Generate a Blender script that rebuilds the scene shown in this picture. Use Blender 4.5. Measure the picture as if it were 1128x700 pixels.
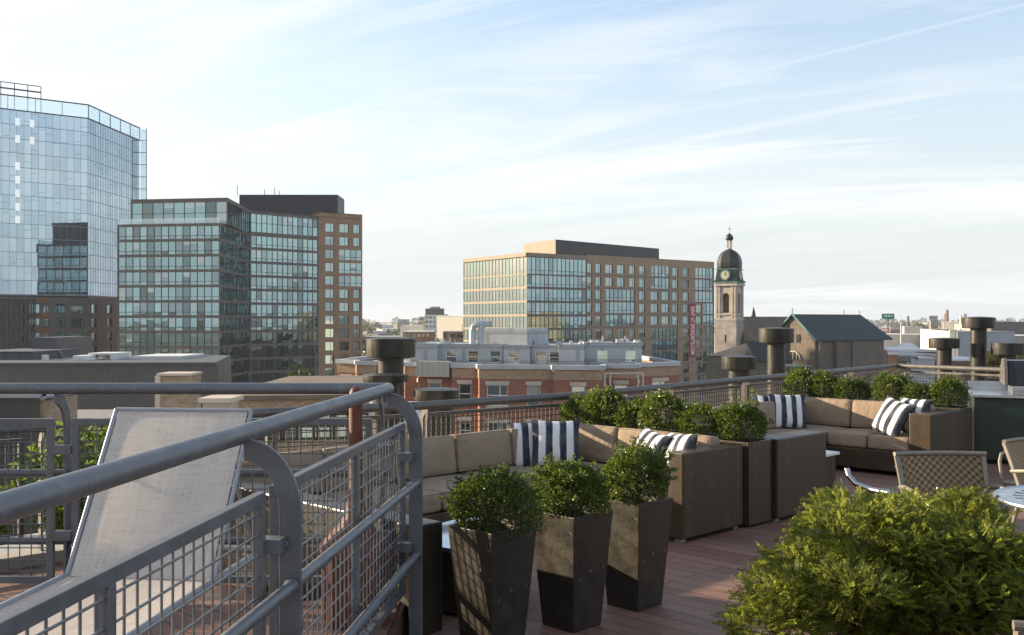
import bpy, bmesh, math, random
import numpy as np
from mathutils import Vector, Matrix
random.seed(7)
S2 = math.sqrt(0.5)
R = math.radians
for o in list(bpy.data.objects):
    bpy.data.objects.remove(o)
SC = bpy.context.scene
COL = SC.collection

# ------------------------------------------------------------------ camera, sky, sun, exposure
CAMZ = 1.7
cam_d = bpy.data.cameras.new('camera')
cam = bpy.data.objects.new('camera', cam_d)
COL.objects.link(cam)
cam.location = (0, 0, CAMZ)
cam.rotation_euler = (R(90), 0, 0)
cam_d.sensor_width = 36
cam_d.lens = 36
cam_d.shift_y = 3 / 1128
cam_d.clip_start = 0.05
cam_d.clip_end = 30000
SC.camera = cam

HAZE = 0.00009
CLOUD = (5.5, 9.3)
SUN_EL = 14.5
SUN_DIR = Vector((-0.945, 0.33, 0)).normalized()          # towards the sun, in plan
sun_d = bpy.data.lights.new('sun', 'SUN')
sun_d.energy = 5.0
sun_d.angle = R(0.53)
sun_d.color = (1.0, 0.82, 0.58)
sun = bpy.data.objects.new('sun', sun_d)
COL.objects.link(sun)
to_sun = Vector((SUN_DIR.x * math.cos(R(SUN_EL)), SUN_DIR.y * math.cos(R(SUN_EL)), math.sin(R(SUN_EL))))
sun.rotation_euler = to_sun.to_track_quat('Z', 'Y').to_euler()
sun.location = (-20, -5, 30)

world = bpy.data.worlds.new('World')
SC.world = world
world.use_nodes = True
wn, wl = world.node_tree.nodes, world.node_tree.links
wn.clear()
w_out = wn.new('ShaderNodeOutputWorld')
w_bg = wn.new('ShaderNodeBackground')
sky = wn.new('ShaderNodeTexSky')
sky.sky_type = 'NISHITA'
sky.sun_disc = False
sky.sun_elevation = R(SUN_EL)
sky.sun_rotation = math.atan2(SUN_DIR.x, SUN_DIR.y)
sky.altitude = 200
sky.air_density = 1.0
sky.dust_density = 1.6
sky.ozone_density = 0.7
w_bg.inputs['Strength'].default_value = 0.13
tc = wn.new('ShaderNodeTexCoord')
sep = wn.new('ShaderNodeSeparateXYZ')
wl.new(tc.outputs['Generated'], sep.inputs[0])
def wmath(op, a, b=None, clamp=False):
    n = wn.new('ShaderNodeMath'); n.operation = op; n.use_clamp = clamp
    for i, x in enumerate((a, b)):
        if x is None: continue
        if isinstance(x, (int, float)): n.inputs[i].default_value = x
        else: wl.new(x, n.inputs[i])
    return n.outputs[0]
zc = wmath('ADD', wmath('MAXIMUM', sep.outputs['Z'], 0.0), 0.16)
cx_ = wmath('DIVIDE', sep.outputs['X'], zc)
cy_ = wmath('DIVIDE', sep.outputs['Y'], zc)
comb = wn.new('ShaderNodeCombineXYZ')
# thin cirrus, drawn out along one wind direction
wl.new(wmath('ADD', wmath('ADD', wmath('MULTIPLY', cx_, 0.30), wmath('MULTIPLY', cy_, -0.12)), CLOUD[0]), comb.inputs['X'])
wl.new(wmath('ADD', wmath('ADD', wmath('MULTIPLY', cx_, 0.55), wmath('MULTIPLY', cy_, 1.25)), CLOUD[1]), comb.inputs['Y'])
n1 = wn.new('ShaderNodeTexNoise'); n1.inputs['Scale'].default_value = 1.5; n1.inputs['Detail'].default_value = 9; n1.inputs['Roughness'].default_value = 0.62
n1.inputs['Distortion'].default_value = 0.9
wl.new(comb.outputs[0], n1.inputs['Vector'])
n2 = wn.new('ShaderNodeTexNoise'); n2.inputs['Scale'].default_value = 0.55; n2.inputs['Detail'].default_value = 4
wl.new(comb.outputs[0], n2.inputs['Vector'])
r1 = wn.new('ShaderNodeMapRange'); r1.inputs['From Min'].default_value = 0.44; r1.inputs['From Max'].default_value = 0.66
wl.new(n1.outputs['Fac'], r1.inputs['Value'])
r2 = wn.new('ShaderNodeMapRange'); r2.inputs['From Min'].default_value = 0.38; r2.inputs['From Max'].default_value = 0.58
wl.new(n2.outputs['Fac'], r2.inputs['Value'])
veil = wn.new('ShaderNodeMapRange')          # more milky veil on the sunward side and low down
veil.inputs['From Min'].default_value = 0.25; veil.inputs['From Max'].default_value = -0.75
veil.inputs['To Min'].default_value = 0.12; veil.inputs['To Max'].default_value = 0.9
wl.new(wmath('ADD', sep.outputs['X'], wmath('MULTIPLY', sep.outputs['Z'], 0.5)), veil.inputs['Value'])
low = wn.new('ShaderNodeMapRange')
low.inputs['From Min'].default_value = 0.34; low.inputs['From Max'].default_value = 0.02
low.inputs['To Min'].default_value = 0.0; low.inputs['To Max'].default_value = 1.0
wl.new(sep.outputs['Z'], low.inputs['Value'])
cf = wmath('MAXIMUM', veil.outputs[0], low.outputs[0])
wisp = wmath('MULTIPLY', wmath('MULTIPLY', r1.outputs[0], r2.outputs[0]), 1.0, True)
cmix = wn.new('ShaderNodeMix'); cmix.data_type = 'RGBA'
wl.new(cf, cmix.inputs['Factor'])
tint = wn.new('ShaderNodeMix'); tint.data_type = 'RGBA'; tint.blend_type = 'MULTIPLY'; tint.inputs['Factor'].default_value = 1
wl.new(sky.outputs[0], tint.inputs['A']); tint.inputs['B'].default_value = (1.0, 1.0, 1.03, 1)
wl.new(tint.outputs['Result'], cmix.inputs['A'])
cmix.inputs['B'].default_value = (2.82, 3.0, 3.12, 1)
_a, _b = Vector((0.174, 1, 0.227)), Vector((0.5, 1, 0.3085))            # a thin vapour trail, fixed in the sky
_n = _a.cross(_b).normalized()
dt_ = wn.new('ShaderNodeVectorMath'); dt_.operation = 'DOT_PRODUCT'; wl.new(tc.outputs['Generated'], dt_.inputs[0]); dt_.inputs[1].default_value = _n
tr_ = wn.new('ShaderNodeMapRange'); tr_.inputs['From Min'].default_value = 0.0022; tr_.inputs['From Max'].default_value = 0.0; tr_.inputs['To Max'].default_value = 0.55
wl.new(wmath('ABSOLUTE', dt_.outputs['Value']), tr_.inputs['Value'])
te_ = wn.new('ShaderNodeMapRange'); te_.inputs['From Min'].default_value = 0.15; te_.inputs['From Max'].default_value = 0.24; wl.new(sep.outputs['X'], te_.inputs['Value'])
wisp = wmath('MAXIMUM', wisp, wmath('MULTIPLY', wmath('MULTIPLY', tr_.outputs[0], te_.outputs[0]), wmath('ADD', r1.outputs[0], 0.45)))
cmix2 = wn.new('ShaderNodeMix'); cmix2.data_type = 'RGBA'
wl.new(wisp, cmix2.inputs['Factor']); wl.new(cmix.outputs['Result'], cmix2.inputs['A'])
cmix2.inputs['B'].default_value = (3.75, 3.8, 3.8, 1)
wl.new(cmix2.outputs['Result'], w_bg.inputs['Color'])
wl.new(w_bg.outputs[0], w_out.inputs['Surface'])

SC.view_settings.view_transform = 'Standard'
SC.view_settings.look = 'None'
SC.view_settings.gamma = 1
SC.view_settings.exposure = 1.15
SC.cycles.use_denoising = True
SC.cycles.max_bounces = 7
SC.cycles.diffuse_bounces = 3
SC.cycles.glossy_bounces = 4
SC.cycles.transparent_max_bounces = 10
SC.cycles.caustics_reflective = False
SC.cycles.caustics_refractive = False

# ------------------------------------------------------------------ measuring helpers
F = 1128.0
def px(x, d): return (x - 564) / F * d
def pz(y, d): return CAMZ - (y - 353) * d / F
def gp(x, y, z):                                   # ground point from a known height
    d = (CAMZ - z) * F / (y - 353)
    return (px(x, d), d)
def uv(u, v): return (u * S2 + v * S2, u * S2 - v * S2)

# ------------------------------------------------------------------ materials
M = {}
def nodes(name):
    m = bpy.data.materials.new(name); m.use_nodes = True
    nt = m.node_tree
    return m, nt, nt.nodes['Principled BSDF'], nt.nodes['Material Output']
def setp(b, **k):
    for key, val in k.items():
        b.inputs[key].default_value = val
def objvec(nt, scale=(1, 1, 1), rot=(0, 0, 0)):
    t = nt.nodes.new('ShaderNodeTexCoord'); mp = nt.nodes.new('ShaderNodeMapping')
    mp.inputs['Scale'].default_value = scale; mp.inputs['Rotation'].default_value = rot
    nt.links.new(t.outputs['Object'], mp.inputs['Vector'])
    return mp.outputs[0]
def noise(nt, vec, scale, detail=4, rough=0.55):
    n = nt.nodes.new('ShaderNodeTexNoise')
    n.inputs['Scale'].default_value = scale; n.inputs['Detail'].default_value = detail; n.inputs['Roughness'].default_value = rough
    nt.links.new(vec, n.inputs['Vector'])
    return n.outputs['Fac']
def mixc(nt, fac, a, b, blend='MIX'):
    x = nt.nodes.new('ShaderNodeMix'); x.data_type = 'RGBA'; x.blend_type = blend
    for key, val in (('Factor', fac), ('A', a), ('B', b)):
        if isinstance(val, (int, float)): x.inputs[key].default_value = val
        elif isinstance(val, tuple): x.inputs[key].default_value = (*val[:3], 1)
        else: nt.links.new(val, x.inputs[key])
    return x.outputs['Result']
def mrange(nt, val, a, b, c=0.0, d=1.0):
    r = nt.nodes.new('ShaderNodeMapRange')
    r.inputs['From Min'].default_value = a; r.inputs['From Max'].default_value = b
    r.inputs['To Min'].default_value = c; r.inputs['To Max'].default_value = d
    nt.links.new(val, r.inputs['Value'])
    return r.outputs[0]
def bump(nt, b, h, strength=0.3, dist=0.01):
    n = nt.nodes.new('ShaderNodeBump'); n.inputs['Strength'].default_value = strength; n.inputs['Distance'].default_value = dist
    nt.links.new(h, n.inputs['Height']); nt.links.new(n.outputs[0], b.inputs['Normal'])
def mathn(nt, op, a, b=None):
    n = nt.nodes.new('ShaderNodeMath'); n.operation = op
    for i, x in enumerate((a, b)):
        if x is None: continue
        if isinstance(x, (int, float)): n.inputs[i].default_value = x
        else: nt.links.new(x, n.inputs[i])
    return n.outputs[0]
def shade(c, k): return tuple(min(1, x * k) for x in c)
def plain(name, c, rough=0.6, metal=0.0, ns=6.0, var=0.18, bs=0, bstr=0.15, spec=0.5, scale=(1, 1, 1), rvar=0.0):
    m, nt, b, out = nodes(name)
    v = objvec(nt, scale)
    f = noise(nt, v, ns, 5)
    nt.links.new(mixc(nt, mrange(nt, f, 0.3, 0.7), shade(c, 1 - var), shade(c, 1 + var)), b.inputs['Base Color'])
    setp(b, Roughness=rough, Metallic=metal)
    b.inputs['Specular IOR Level'].default_value = spec
    if rvar:
        nt.links.new(mrange(nt, noise(nt, v, ns * 3, 3), 0.3, 0.7, rough - rvar, rough + rvar), b.inputs['Roughness'])
    if bs: bump(nt, b, noise(nt, v, bs, 4), bstr, 0.01)
    M[name] = m
    return m

def railp(name, c, grime):
    m, nt, b, out = nodes(name)
    v = objvec(nt); f = noise(nt, v, 8, 6, 0.6)
    col = mixc(nt, mrange(nt, f, 0.3, 0.7), shade(c, 0.84), shade(c, 1.16))
    sp = noise(nt, v, 55, 5, 0.7)
    col = mixc(nt, mrange(nt, sp, 0.64, 0.72, 0, 0.8), col, grime)                 # chips and grime
    st = noise(nt, objvec(nt, (22, 22, 3)), 1.0, 5, 0.65)
    col = mixc(nt, mrange(nt, st, 0.54, 0.74, 0, 0.5), col, shade(c, 1.75))        # dusty weathered streaks
    nt.links.new(col, b.inputs['Base Color'])
    nt.links.new(mrange(nt, f, 0.3, 0.7, 0.34, 0.58), b.inputs['Roughness']); setp(b, Metallic=0.25)
    bump(nt, b, noise(nt, v, 140, 3), 0.12, 0.004)
    M[name] = m
railp('rail_paint', (0.14, 0.149, 0.162), (0.055, 0.05, 0.045))
railp('rail_far', (0.13, 0.12, 0.11), (0.06, 0.045, 0.035))
plain('vent_metal', (0.042, 0.039, 0.034), 0.42, 0.45, 7, 0.45, 40, 0.05, rvar=0.14, scale=(1, 1, 0.16))
plain('chrome', (0.42, 0.43, 0.45), 0.28, 1.0, 6, 0.1)
plain('steel', (0.46, 0.49, 0.52), 0.32, 0.9, 4, 0.12, rvar=0.08)
plain('champagne', (0.22, 0.195, 0.155), 0.55, 0.4, 8, 0.12)
plain('alu_light', (0.30, 0.32, 0.35), 0.5, 0.35, 8, 0.1)
plain('grill_black', (0.02, 0.02, 0.021), 0.3, 0.2, 8, 0.2)
plain('grill_green', (0.022, 0.042, 0.03), 0.4, 0.1, 5, 0.2)
plain('white_paint', (0.75, 0.75, 0.73), 0.55, 0, 3, 0.08)
plain('terracotta', (0.125, 0.034, 0.02), 0.6, 0, 9, 0.22, 60, 0.2)
def cush():
    m, nt, b, out = nodes('cushion'); v = objvec(nt)
    f = noise(nt, v, 5, 5); fine = noise(nt, v, 260, 3)
    col = mixc(nt, mrange(nt, f, 0.3, 0.7), (0.265, 0.195, 0.138), (0.325, 0.242, 0.172))
    col = mixc(nt, mrange(nt, fine, 0.35, 0.65, 0, 0.22), col, (0.2, 0.145, 0.1))
    nt.links.new(col, b.inputs['Base Color']); setp(b, Roughness=0.9)
    wv = nt.nodes.new('ShaderNodeTexNoise'); wv.inputs['Scale'].default_value = 4.5; wv.inputs['Detail'].default_value = 2; wv.inputs['Distortion'].default_value = 1.5
    nt.links.new(v, wv.inputs['Vector'])
    h = mathn(nt, 'ADD', mathn(nt, 'MULTIPLY', wv.outputs['Fac'], 1.0), mathn(nt, 'MULTIPLY', fine, 0.03))
    bump(nt, b, h, 0.45, 0.035)
    M['cushion'] = m
cush()
plain('rubber', (0.02, 0.02, 0.02), 0.8)
plain('soil', (0.05, 0.035, 0.025), 0.95, 0, 30, 0.4, 60, 0.6)
plain('bark', (0.07, 0.05, 0.035), 0.9, 0, 30, 0.3)
plain('roof_gravel', (0.22, 0.21, 0.20), 0.9, 0, 8, 0.25)
plain('roof_membrane', (0.34, 0.34, 0.33), 0.85, 0, 0.4, 0.25)
plain('roof_white', (0.62, 0.62, 0.60), 0.8, 0, 0.3, 0.15)
plain('fascia', (0.10, 0.055, 0.04), 0.7, 0, 12, 0.25)
plain('spandrel_dark', (0.15, 0.125, 0.11), 0.55, 0.1, 0.4, 0.15)
plain('spandrel_cream', (0.26, 0.205, 0.15), 0.7, 0, 0.4, 0.12)
plain('mullion', (0.06, 0.058, 0.056), 0.45, 0.3, 1, 0.1)
plain('mullion_light', (0.28, 0.33, 0.38), 0.45, 0.3, 1, 0.1)
plain('penthouse_dark', (0.045, 0.04, 0.038), 0.7, 0, 0.3, 0.2)
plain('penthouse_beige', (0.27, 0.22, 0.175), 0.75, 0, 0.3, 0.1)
plain('stone_grey', (0.40, 0.34, 0.29), 0.85, 0, 0.8, 0.22, 3, 0.3)
plain('stone_light', (0.50, 0.43, 0.36), 0.85, 0, 0.8, 0.18, 3, 0.2)
plain('copper_dark', (0.035, 0.037, 0.038), 0.45, 0.3, 0.8, 0.3)
plain('verdigris', (0.13, 0.26, 0.22), 0.7, 0, 0.8, 0.25)
plain('slate_roof', (0.024, 0.031, 0.031), 0.6, 0, 0.5, 0.25)
plain('brown_roof', (0.17, 0.13, 0.095), 0.8, 0, 0.5, 0.2)
plain('tan_roof', (0.30, 0.23, 0.17), 0.85, 0, 0.5, 0.2)
plain('gold', (0.75, 0.55, 0.2), 0.35, 0.8, 1, 0.1)
plain('clock_face', (0.55, 0.50, 0.36), 0.6, 0, 1, 0.1)
plain('black', (0.015, 0.015, 0.016), 0.6)
plain('louvre', (0.16, 0.09, 0.055), 0.8, 0, 2, 0.2)
plain('banner_red', (0.34, 0.035, 0.05), 0.7, 0, 0.5, 0.1)
plain('lettering', (0.80, 0.78, 0.76), 0.7, 0, 1, 0.02)
plain('billboard_green', (0.02, 0.20, 0.11), 0.6, 0, 0.15, 0.4)
plain('ware_white', (0.62, 0.57, 0.48), 0.8, 0, 0.05, 0.08)
plain('ware_grey', (0.34, 0.37, 0.41), 0.8, 0, 0.05, 0.12)
plain('ware_dark', (0.13, 0.12, 0.12), 0.8, 0, 0.05, 0.2)
plain('cornice_grey', (0.43, 0.435, 0.44), 0.7, 0, 0.5, 0.12)
plain('concrete', (0.42, 0.39, 0.35), 0.85, 0, 0.1, 0.15)
plain('duct', (0.36, 0.40, 0.45), 0.4, 0.6, 1, 0.15)
plain('gravel_tan', (0.36, 0.30, 0.24), 0.9, 0, 0.1, 0.2)

def brick(name, c, mortar, bw=0.22, bh=0.075, var=0.25, streak=0.0):
    m, nt, b, out = nodes(name)
    t = nt.nodes.new('ShaderNodeTexCoord'); s = nt.nodes.new('ShaderNodeSeparateXYZ'); nt.links.new(t.outputs['Object'], s.inputs[0])
    c3 = nt.nodes.new('ShaderNodeCombineXYZ')
    nt.links.new(mathn(nt, 'ADD', s.outputs['X'], s.outputs['Y']), c3.inputs['X']); nt.links.new(s.outputs['Z'], c3.inputs['Y'])
    br = nt.nodes.new('ShaderNodeTexBrick')
    br.inputs['Color1'].default_value = (*shade(c, 1 - var), 1); br.inputs['Color2'].default_value = (*shade(c, 1 + var), 1)
    br.inputs['Mortar'].default_value = (*mortar, 1)
    br.inputs['Scale'].default_value = 1; br.inputs['Brick Width'].default_value = bw; br.inputs['Row Height'].default_value = bh
    br.inputs['Mortar Size'].default_value = bh * 0.12
    nt.links.new(c3.outputs[0], br.inputs['Vector'])
    big = noise(nt, t.outputs['Object'], 0.35, 5)
    col = mixc(nt, mrange(nt, big, 0.3, 0.7), br.outputs['Color'], mixc(nt, 0.35, br.outputs['Color'], shade(c, 0.55)))
    nt.links.new(col, b.inputs['Base Color'])
    setp(b, Roughness=0.85); b.inputs['Specular IOR Level'].default_value = 0.3
    bump(nt, b, br.outputs['Fac'], -0.3, 0.01)
    M[name] = m
brick('brick_red', (0.34, 0.13, 0.082), (0.22, 0.17, 0.14))
brick('brick_tan', (0.42, 0.28, 0.175), (0.3, 0.24, 0.2))
brick('brick_brown', (0.46, 0.315, 0.205), (0.19, 0.15, 0.13))
brick('brick_tower', (0.46, 0.285, 0.17), (0.19, 0.15, 0.13))
brick('brick_dark', (0.26, 0.235, 0.22), (0.10, 0.09, 0.085))
brick('brick_orange', (0.34, 0.16, 0.075), (0.3, 0.22, 0.17))
brick('brick_church', (0.155, 0.122, 0.094), (0.24, 0.21, 0.17), 0.5, 0.2)
brick('grey_panel', (0.47, 0.49, 0.50), (0.33, 0.345, 0.355), 2.4, 1.25, 0.045)
brick('brick_chimney', (0.34, 0.25, 0.17), (0.35, 0.3, 0.25))
brick('brick_far', (0.24, 0.12, 0.085), (0.24, 0.18, 0.15), 0.8, 0.3)

def corrugated(name, c, period=0.3):
    m, nt, b, out = nodes(name)
    t = nt.nodes.new('ShaderNodeTexCoord'); s = nt.nodes.new('ShaderNodeSeparateXYZ'); nt.links.new(t.outputs['Object'], s.inputs[0])
    w = mathn(nt, 'SINE', mathn(nt, 'MULTIPLY', mathn(nt, 'ADD', s.outputs['X'], s.outputs['Y']), 2 * math.pi / period))
    f = noise(nt, t.outputs['Object'], 0.5, 4)
    nt.links.new(mixc(nt, f, shade(c, 0.8), shade(c, 1.25)), b.inputs['Base Color'])
    setp(b, Roughness=0.5, Metallic=0.2)
    bump(nt, b, w, 0.5, 0.03)
    M[name] = m
corrugated('corrugated_dark', (0.098, 0.098, 0.103), 0.19)
corrugated('corrugated_brown', (0.075, 0.062, 0.045))
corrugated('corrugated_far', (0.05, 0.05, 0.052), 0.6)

def glass(name, tint, refl, deep, fac, rough=0.02, wob=0.012, var=0.04):
    m, nt, b, out = nodes(name)
    setp(b, Roughness=0.35); b.inputs['Base Color'].default_value = (*deep, 1)
    v = objvec(nt)
    g = nt.nodes.new('ShaderNodeBsdfGlossy'); g.inputs['Roughness'].default_value = rough
    g.inputs['Color'].default_value = (*tint, 1)
    bp = nt.nodes.new('ShaderNodeBump'); bp.inputs['Strength'].default_value = 0.25; bp.inputs['Distance'].default_value = wob
    nt.links.new(noise(nt, v, 0.7, 2), bp.inputs['Height']); nt.links.new(bp.outputs[0], g.inputs['Normal'])
    ge = nt.nodes.new('ShaderNodeNewGeometry')
    mx = nt.nodes.new('ShaderNodeMixShader')
    nt.links.new(mrange(nt, ge.outputs['Random Per Island'], 0, 1, fac - var, fac + var), mx.inputs[0])
    nt.links.new(b.outputs[0], mx.inputs[1]); nt.links.new(g.outputs[0], mx.inputs[2]); nt.links.new(mx.outputs[0], out.inputs['Surface'])
    M[name] = m
glass('pane_teal', (0.58, 0.82, 0.86), 1, (0.025, 0.04, 0.042), 0.47)
glass('pane_dim', (0.58, 0.76, 0.82), 1, (0.02, 0.03, 0.03), 0.37)
glass('pane_dark', (0.6, 0.75, 0.76), 1, (0.012, 0.016, 0.016), 0.22)
glass('pane_curtain', (0.75, 0.9, 0.9), 1, (0.30, 0.29, 0.26), 0.34)
glass('pane_shadowbox', (0.45, 0.62, 0.64), 1, (0.05, 0.085, 0.085), 0.30, 0.08)
glass('pane_blue', (0.66, 0.80, 0.90), 1, (0.06, 0.08, 0.105), 0.62)
glass('pane_blue_b', (0.61, 0.76, 0.87), 1, (0.055, 0.075, 0.10), 0.57)
glass('pane_blind', (0.8, 0.9, 1.0), 1, (0.6, 0.6, 0.58), 0.3)
glass('table_glass', (0.75, 0.85, 1.0), 1, (0.06, 0.08, 0.10), 0.55, 0.05, 0.0)
glass('pane_green', (0.34, 0.60, 0.58), 1, (0.02, 0.035, 0.032), 0.38)
glass('pane_bright', (0.92, 0.95, 0.97), 1, (0.4, 0.4, 0.4), 0.78)
GL = [M['pane_teal'], M['pane_dim'], M['pane_dark'], M['pane_curtain'], M['pane_shadowbox']]
GLB = [M['pane_blue'], M['pane_blue_b'], M['pane_blind']]

m, nt, b, out = nodes('clear_glass')
setp(b, Roughness=0.02); b.inputs['Base Color'].default_value = (0.5, 0.6, 0.65, 1)
tr = nt.nodes.new('ShaderNodeBsdfTransparent'); tr.inputs['Color'].default_value = (0.86, 0.93, 0.96, 1)
g = nt.nodes.new('ShaderNodeBsdfGlossy'); g.inputs['Roughness'].default_value = 0.03
mx = nt.nodes.new('ShaderNodeMixShader'); mx.inputs[0].default_value = 0.25
nt.links.new(tr.outputs[0], mx.inputs[1]); nt.links.new(g.outputs[0], mx.inputs[2]); nt.links.new(mx.outputs[0], out.inputs['Surface'])
M['clear_glass'] = m

def wicker(name, c, bw=0.045, bh=0.016, lit=1.0):
    m, nt, b, out = nodes(name)
    t = nt.nodes.new('ShaderNodeTexCoord'); s = nt.nodes.new('ShaderNodeSeparateXYZ'); nt.links.new(t.outputs['Object'], s.inputs[0])
    c3 = nt.nodes.new('ShaderNodeCombineXYZ')
    nt.links.new(mathn(nt, 'ADD', s.outputs['X'], s.outputs['Y']), c3.inputs['X'])
    nt.links.new(mathn(nt, 'ADD', s.outputs['Z'], mathn(nt, 'MULTIPLY', mathn(nt, 'SUBTRACT', s.outputs['X'], s.outputs['Y']), 0.37)), c3.inputs['Y'])
    br = nt.nodes.new('ShaderNodeTexBrick')
    br.inputs['Color1'].default_value = (*shade(c, 0.7), 1); br.inputs['Color2'].default_value = (*shade(c, 1.35), 1)
    br.inputs['Mortar'].default_value = (*shade(c, 0.25), 1)
    br.inputs['Scale'].default_value = 1; br.inputs['Brick Width'].default_value = bw; br.inputs['Row Height'].default_value = bh
    br.inputs['Mortar Size'].default_value = bh * 0.16; br.inputs['Mortar Smooth'].default_value = 0.6
    nt.links.new(c3.outputs[0], br.inputs['Vector'])
    f = noise(nt, objvec(nt, (7, 7, 0.35)), 1.0, 4)  # broad vertical sheen streaks, painted into the wicker colour
    nt.links.new(mixc(nt, mrange(nt, f, 0.38, 0.66, 0, 1), mixc(nt, 0.5, br.outputs['Color'], shade(c, 0.55)), mixc(nt, 0.25, br.outputs['Color'], shade(c, 1.7))), b.inputs['Base Color'])
    setp(b, Roughness=0.42)
    bump(nt, b, br.outputs['Fac'], -0.7, 0.006)
    if lit is True:
        tl = nt.nodes.new('ShaderNodeBsdfTranslucent'); tl.inputs['Color'].default_value = (*shade(c, 1.9), 1)
        mx = nt.nodes.new('ShaderNodeMixShader'); mx.inputs[0].default_value = 0.5
        nt.links.new(b.outputs[0], mx.inputs[1]); nt.links.new(tl.outputs[0], mx.inputs[2]); nt.links.new(mx.outputs[0], out.inputs['Surface'])
    M[name] = m
wicker('wicker', (0.064, 0.042, 0.022))
wicker('wicker_dark', (0.045, 0.037, 0.028), 0.03, 0.012)
def weave():
    m, nt, b, out = nodes('chair_weave')
    t = nt.nodes.new('ShaderNodeTexCoord'); sp = nt.nodes.new('ShaderNodeSeparateXYZ'); nt.links.new(t.outputs['Object'], sp.inputs[0])
    zz = mathn(nt, 'SUBTRACT', sp.outputs['Z'], mathn(nt, 'MULTIPLY', sp.outputs['Y'], 0.6))
    sx = mathn(nt, 'SINE', mathn(nt, 'MULTIPLY', sp.outputs['X'], 2 * math.pi / 0.046)); sz = mathn(nt, 'SINE', mathn(nt, 'MULTIPLY', zz, 2 * math.pi / 0.034))
    wv = mathn(nt, 'ADD', mathn(nt, 'MULTIPLY', mathn(nt, 'MULTIPLY', sx, sz), 0.5), 0.5)
    wcol = mixc(nt, mrange(nt, wv, 0.15, 0.75), (0.06, 0.04, 0.02), (0.33, 0.24, 0.125))
    nt.links.new(wcol, b.inputs['Base Color']); setp(b, Roughness=0.4)
    bump(nt, b, wv, 0.5, 0.006)
    tl = nt.nodes.new('ShaderNodeBsdfTranslucent'); nt.links.new(wcol, tl.inputs['Color'])
    mx = nt.nodes.new('ShaderNodeMixShader'); mx.inputs[0].default_value = 0.35
    nt.links.new(b.outputs[0], mx.inputs[1]); nt.links.new(tl.outputs[0], mx.inputs[2])
    tp_ = nt.nodes.new('ShaderNodeBsdfTransparent'); fm = nt.nodes.new('ShaderNodeMixShader')
    nt.links.new(mrange(nt, wv, 0.22, 0.08, 0, 0.8), fm.inputs[0]); nt.links.new(mx.outputs[0], fm.inputs[1]); nt.links.new(tp_.outputs[0], fm.inputs[2]); nt.links.new(fm.outputs[0], out.inputs['Surface'])
    M['chair_weave'] = m
weave()

def deckmat():
    m, nt, b, out = nodes('deck_wood')
    t = nt.nodes.new('ShaderNodeTexCoord'); mp = nt.nodes.new('ShaderNodeMapping'); mp.inputs['Rotation'].default_value = (0, 0, R(45))
    nt.links.new(t.outputs['Object'], mp.inputs['Vector'])
    br = nt.nodes.new('ShaderNodeTexBrick')
    br.inputs['Color1'].default_value = (0.215, 0.112, 0.077, 1); br.inputs['Color2'].default_value = (0.31, 0.17, 0.118, 1)
    br.inputs['Mortar'].default_value = (0.05, 0.03, 0.024, 1)
    br.inputs['Scale'].default_value = 1; br.inputs['Brick Width'].default_value = 2.9; br.inputs['Row Height'].default_value = 0.14
    br.inputs['Mortar Size'].default_value = 0.0055; br.inputs['Bias'].default_value = 0.0; br.offset = 0.37
    nt.links.new(mp.outputs[0], br.inputs['Vector'])
    mp2 = nt.nodes.new('ShaderNodeMapping'); mp2.inputs['Rotation'].default_value = (0, 0, R(45)); mp2.inputs['Scale'].default_value = (1.5, 28, 1)
    nt.links.new(t.outputs['Object'], mp2.inputs['Vector'])
    gr = noise(nt, mp2.outputs[0], 2.2, 6, 0.65)
    big = noise(nt, t.outputs['Object'], 1.3, 5)
    c1 = mixc(nt, mrange(nt, gr, 0.3, 0.75, 0, 0.55), br.outputs['Color'], (0.07, 0.036, 0.028))
    c2 = mixc(nt, mrange(nt, big, 0.45, 0.75, 0, 0.35), c1, (0.22, 0.155, 0.13))
    nt.links.new(c2, b.inputs['Base Color'])
    nt.links.new(mrange(nt, big, 0.3, 0.7, 0.5, 0.75), b.inputs['Roughness'])
    bump(nt, b, br.outputs['Fac'], -0.5, 0.006)
    M['deck_wood'] = m
deckmat()

def planter_mat():
    m, nt, b, out = nodes('planter_metal')
    v = objvec(nt)
    n_a = nt.nodes.new('ShaderNodeTexNoise'); n_a.inputs['Scale'].default_value = 9; n_a.inputs['Detail'].default_value = 10; n_a.inputs['Roughness'].default_value = 0.7; n_a.inputs['Distortion'].default_value = 0.3
    nt.links.new(v, n_a.inputs['Vector'])
    f = n_a.outputs['Fac']
    col = mixc(nt, mrange(nt, f, 0.35, 0.65), (0.028, 0.024, 0.018), (0.056, 0.048, 0.036))
    sp = noise(nt, v, 26, 3)
    col = mixc(nt, mrange(nt, sp, 0.66, 0.74, 0, 0.7), col, (0.2, 0.185, 0.15))
    nt.links.new(col, b.inputs['Base Color'])
    nt.links.new(mrange(nt, f, 0.3, 0.7, 0.32, 0.6), b.inputs['Roughness'])
    setp(b, Metallic=0.25)
    bump(nt, b, f, 0.28, 0.015)
    M['planter_metal'] = m
planter_mat()

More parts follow.
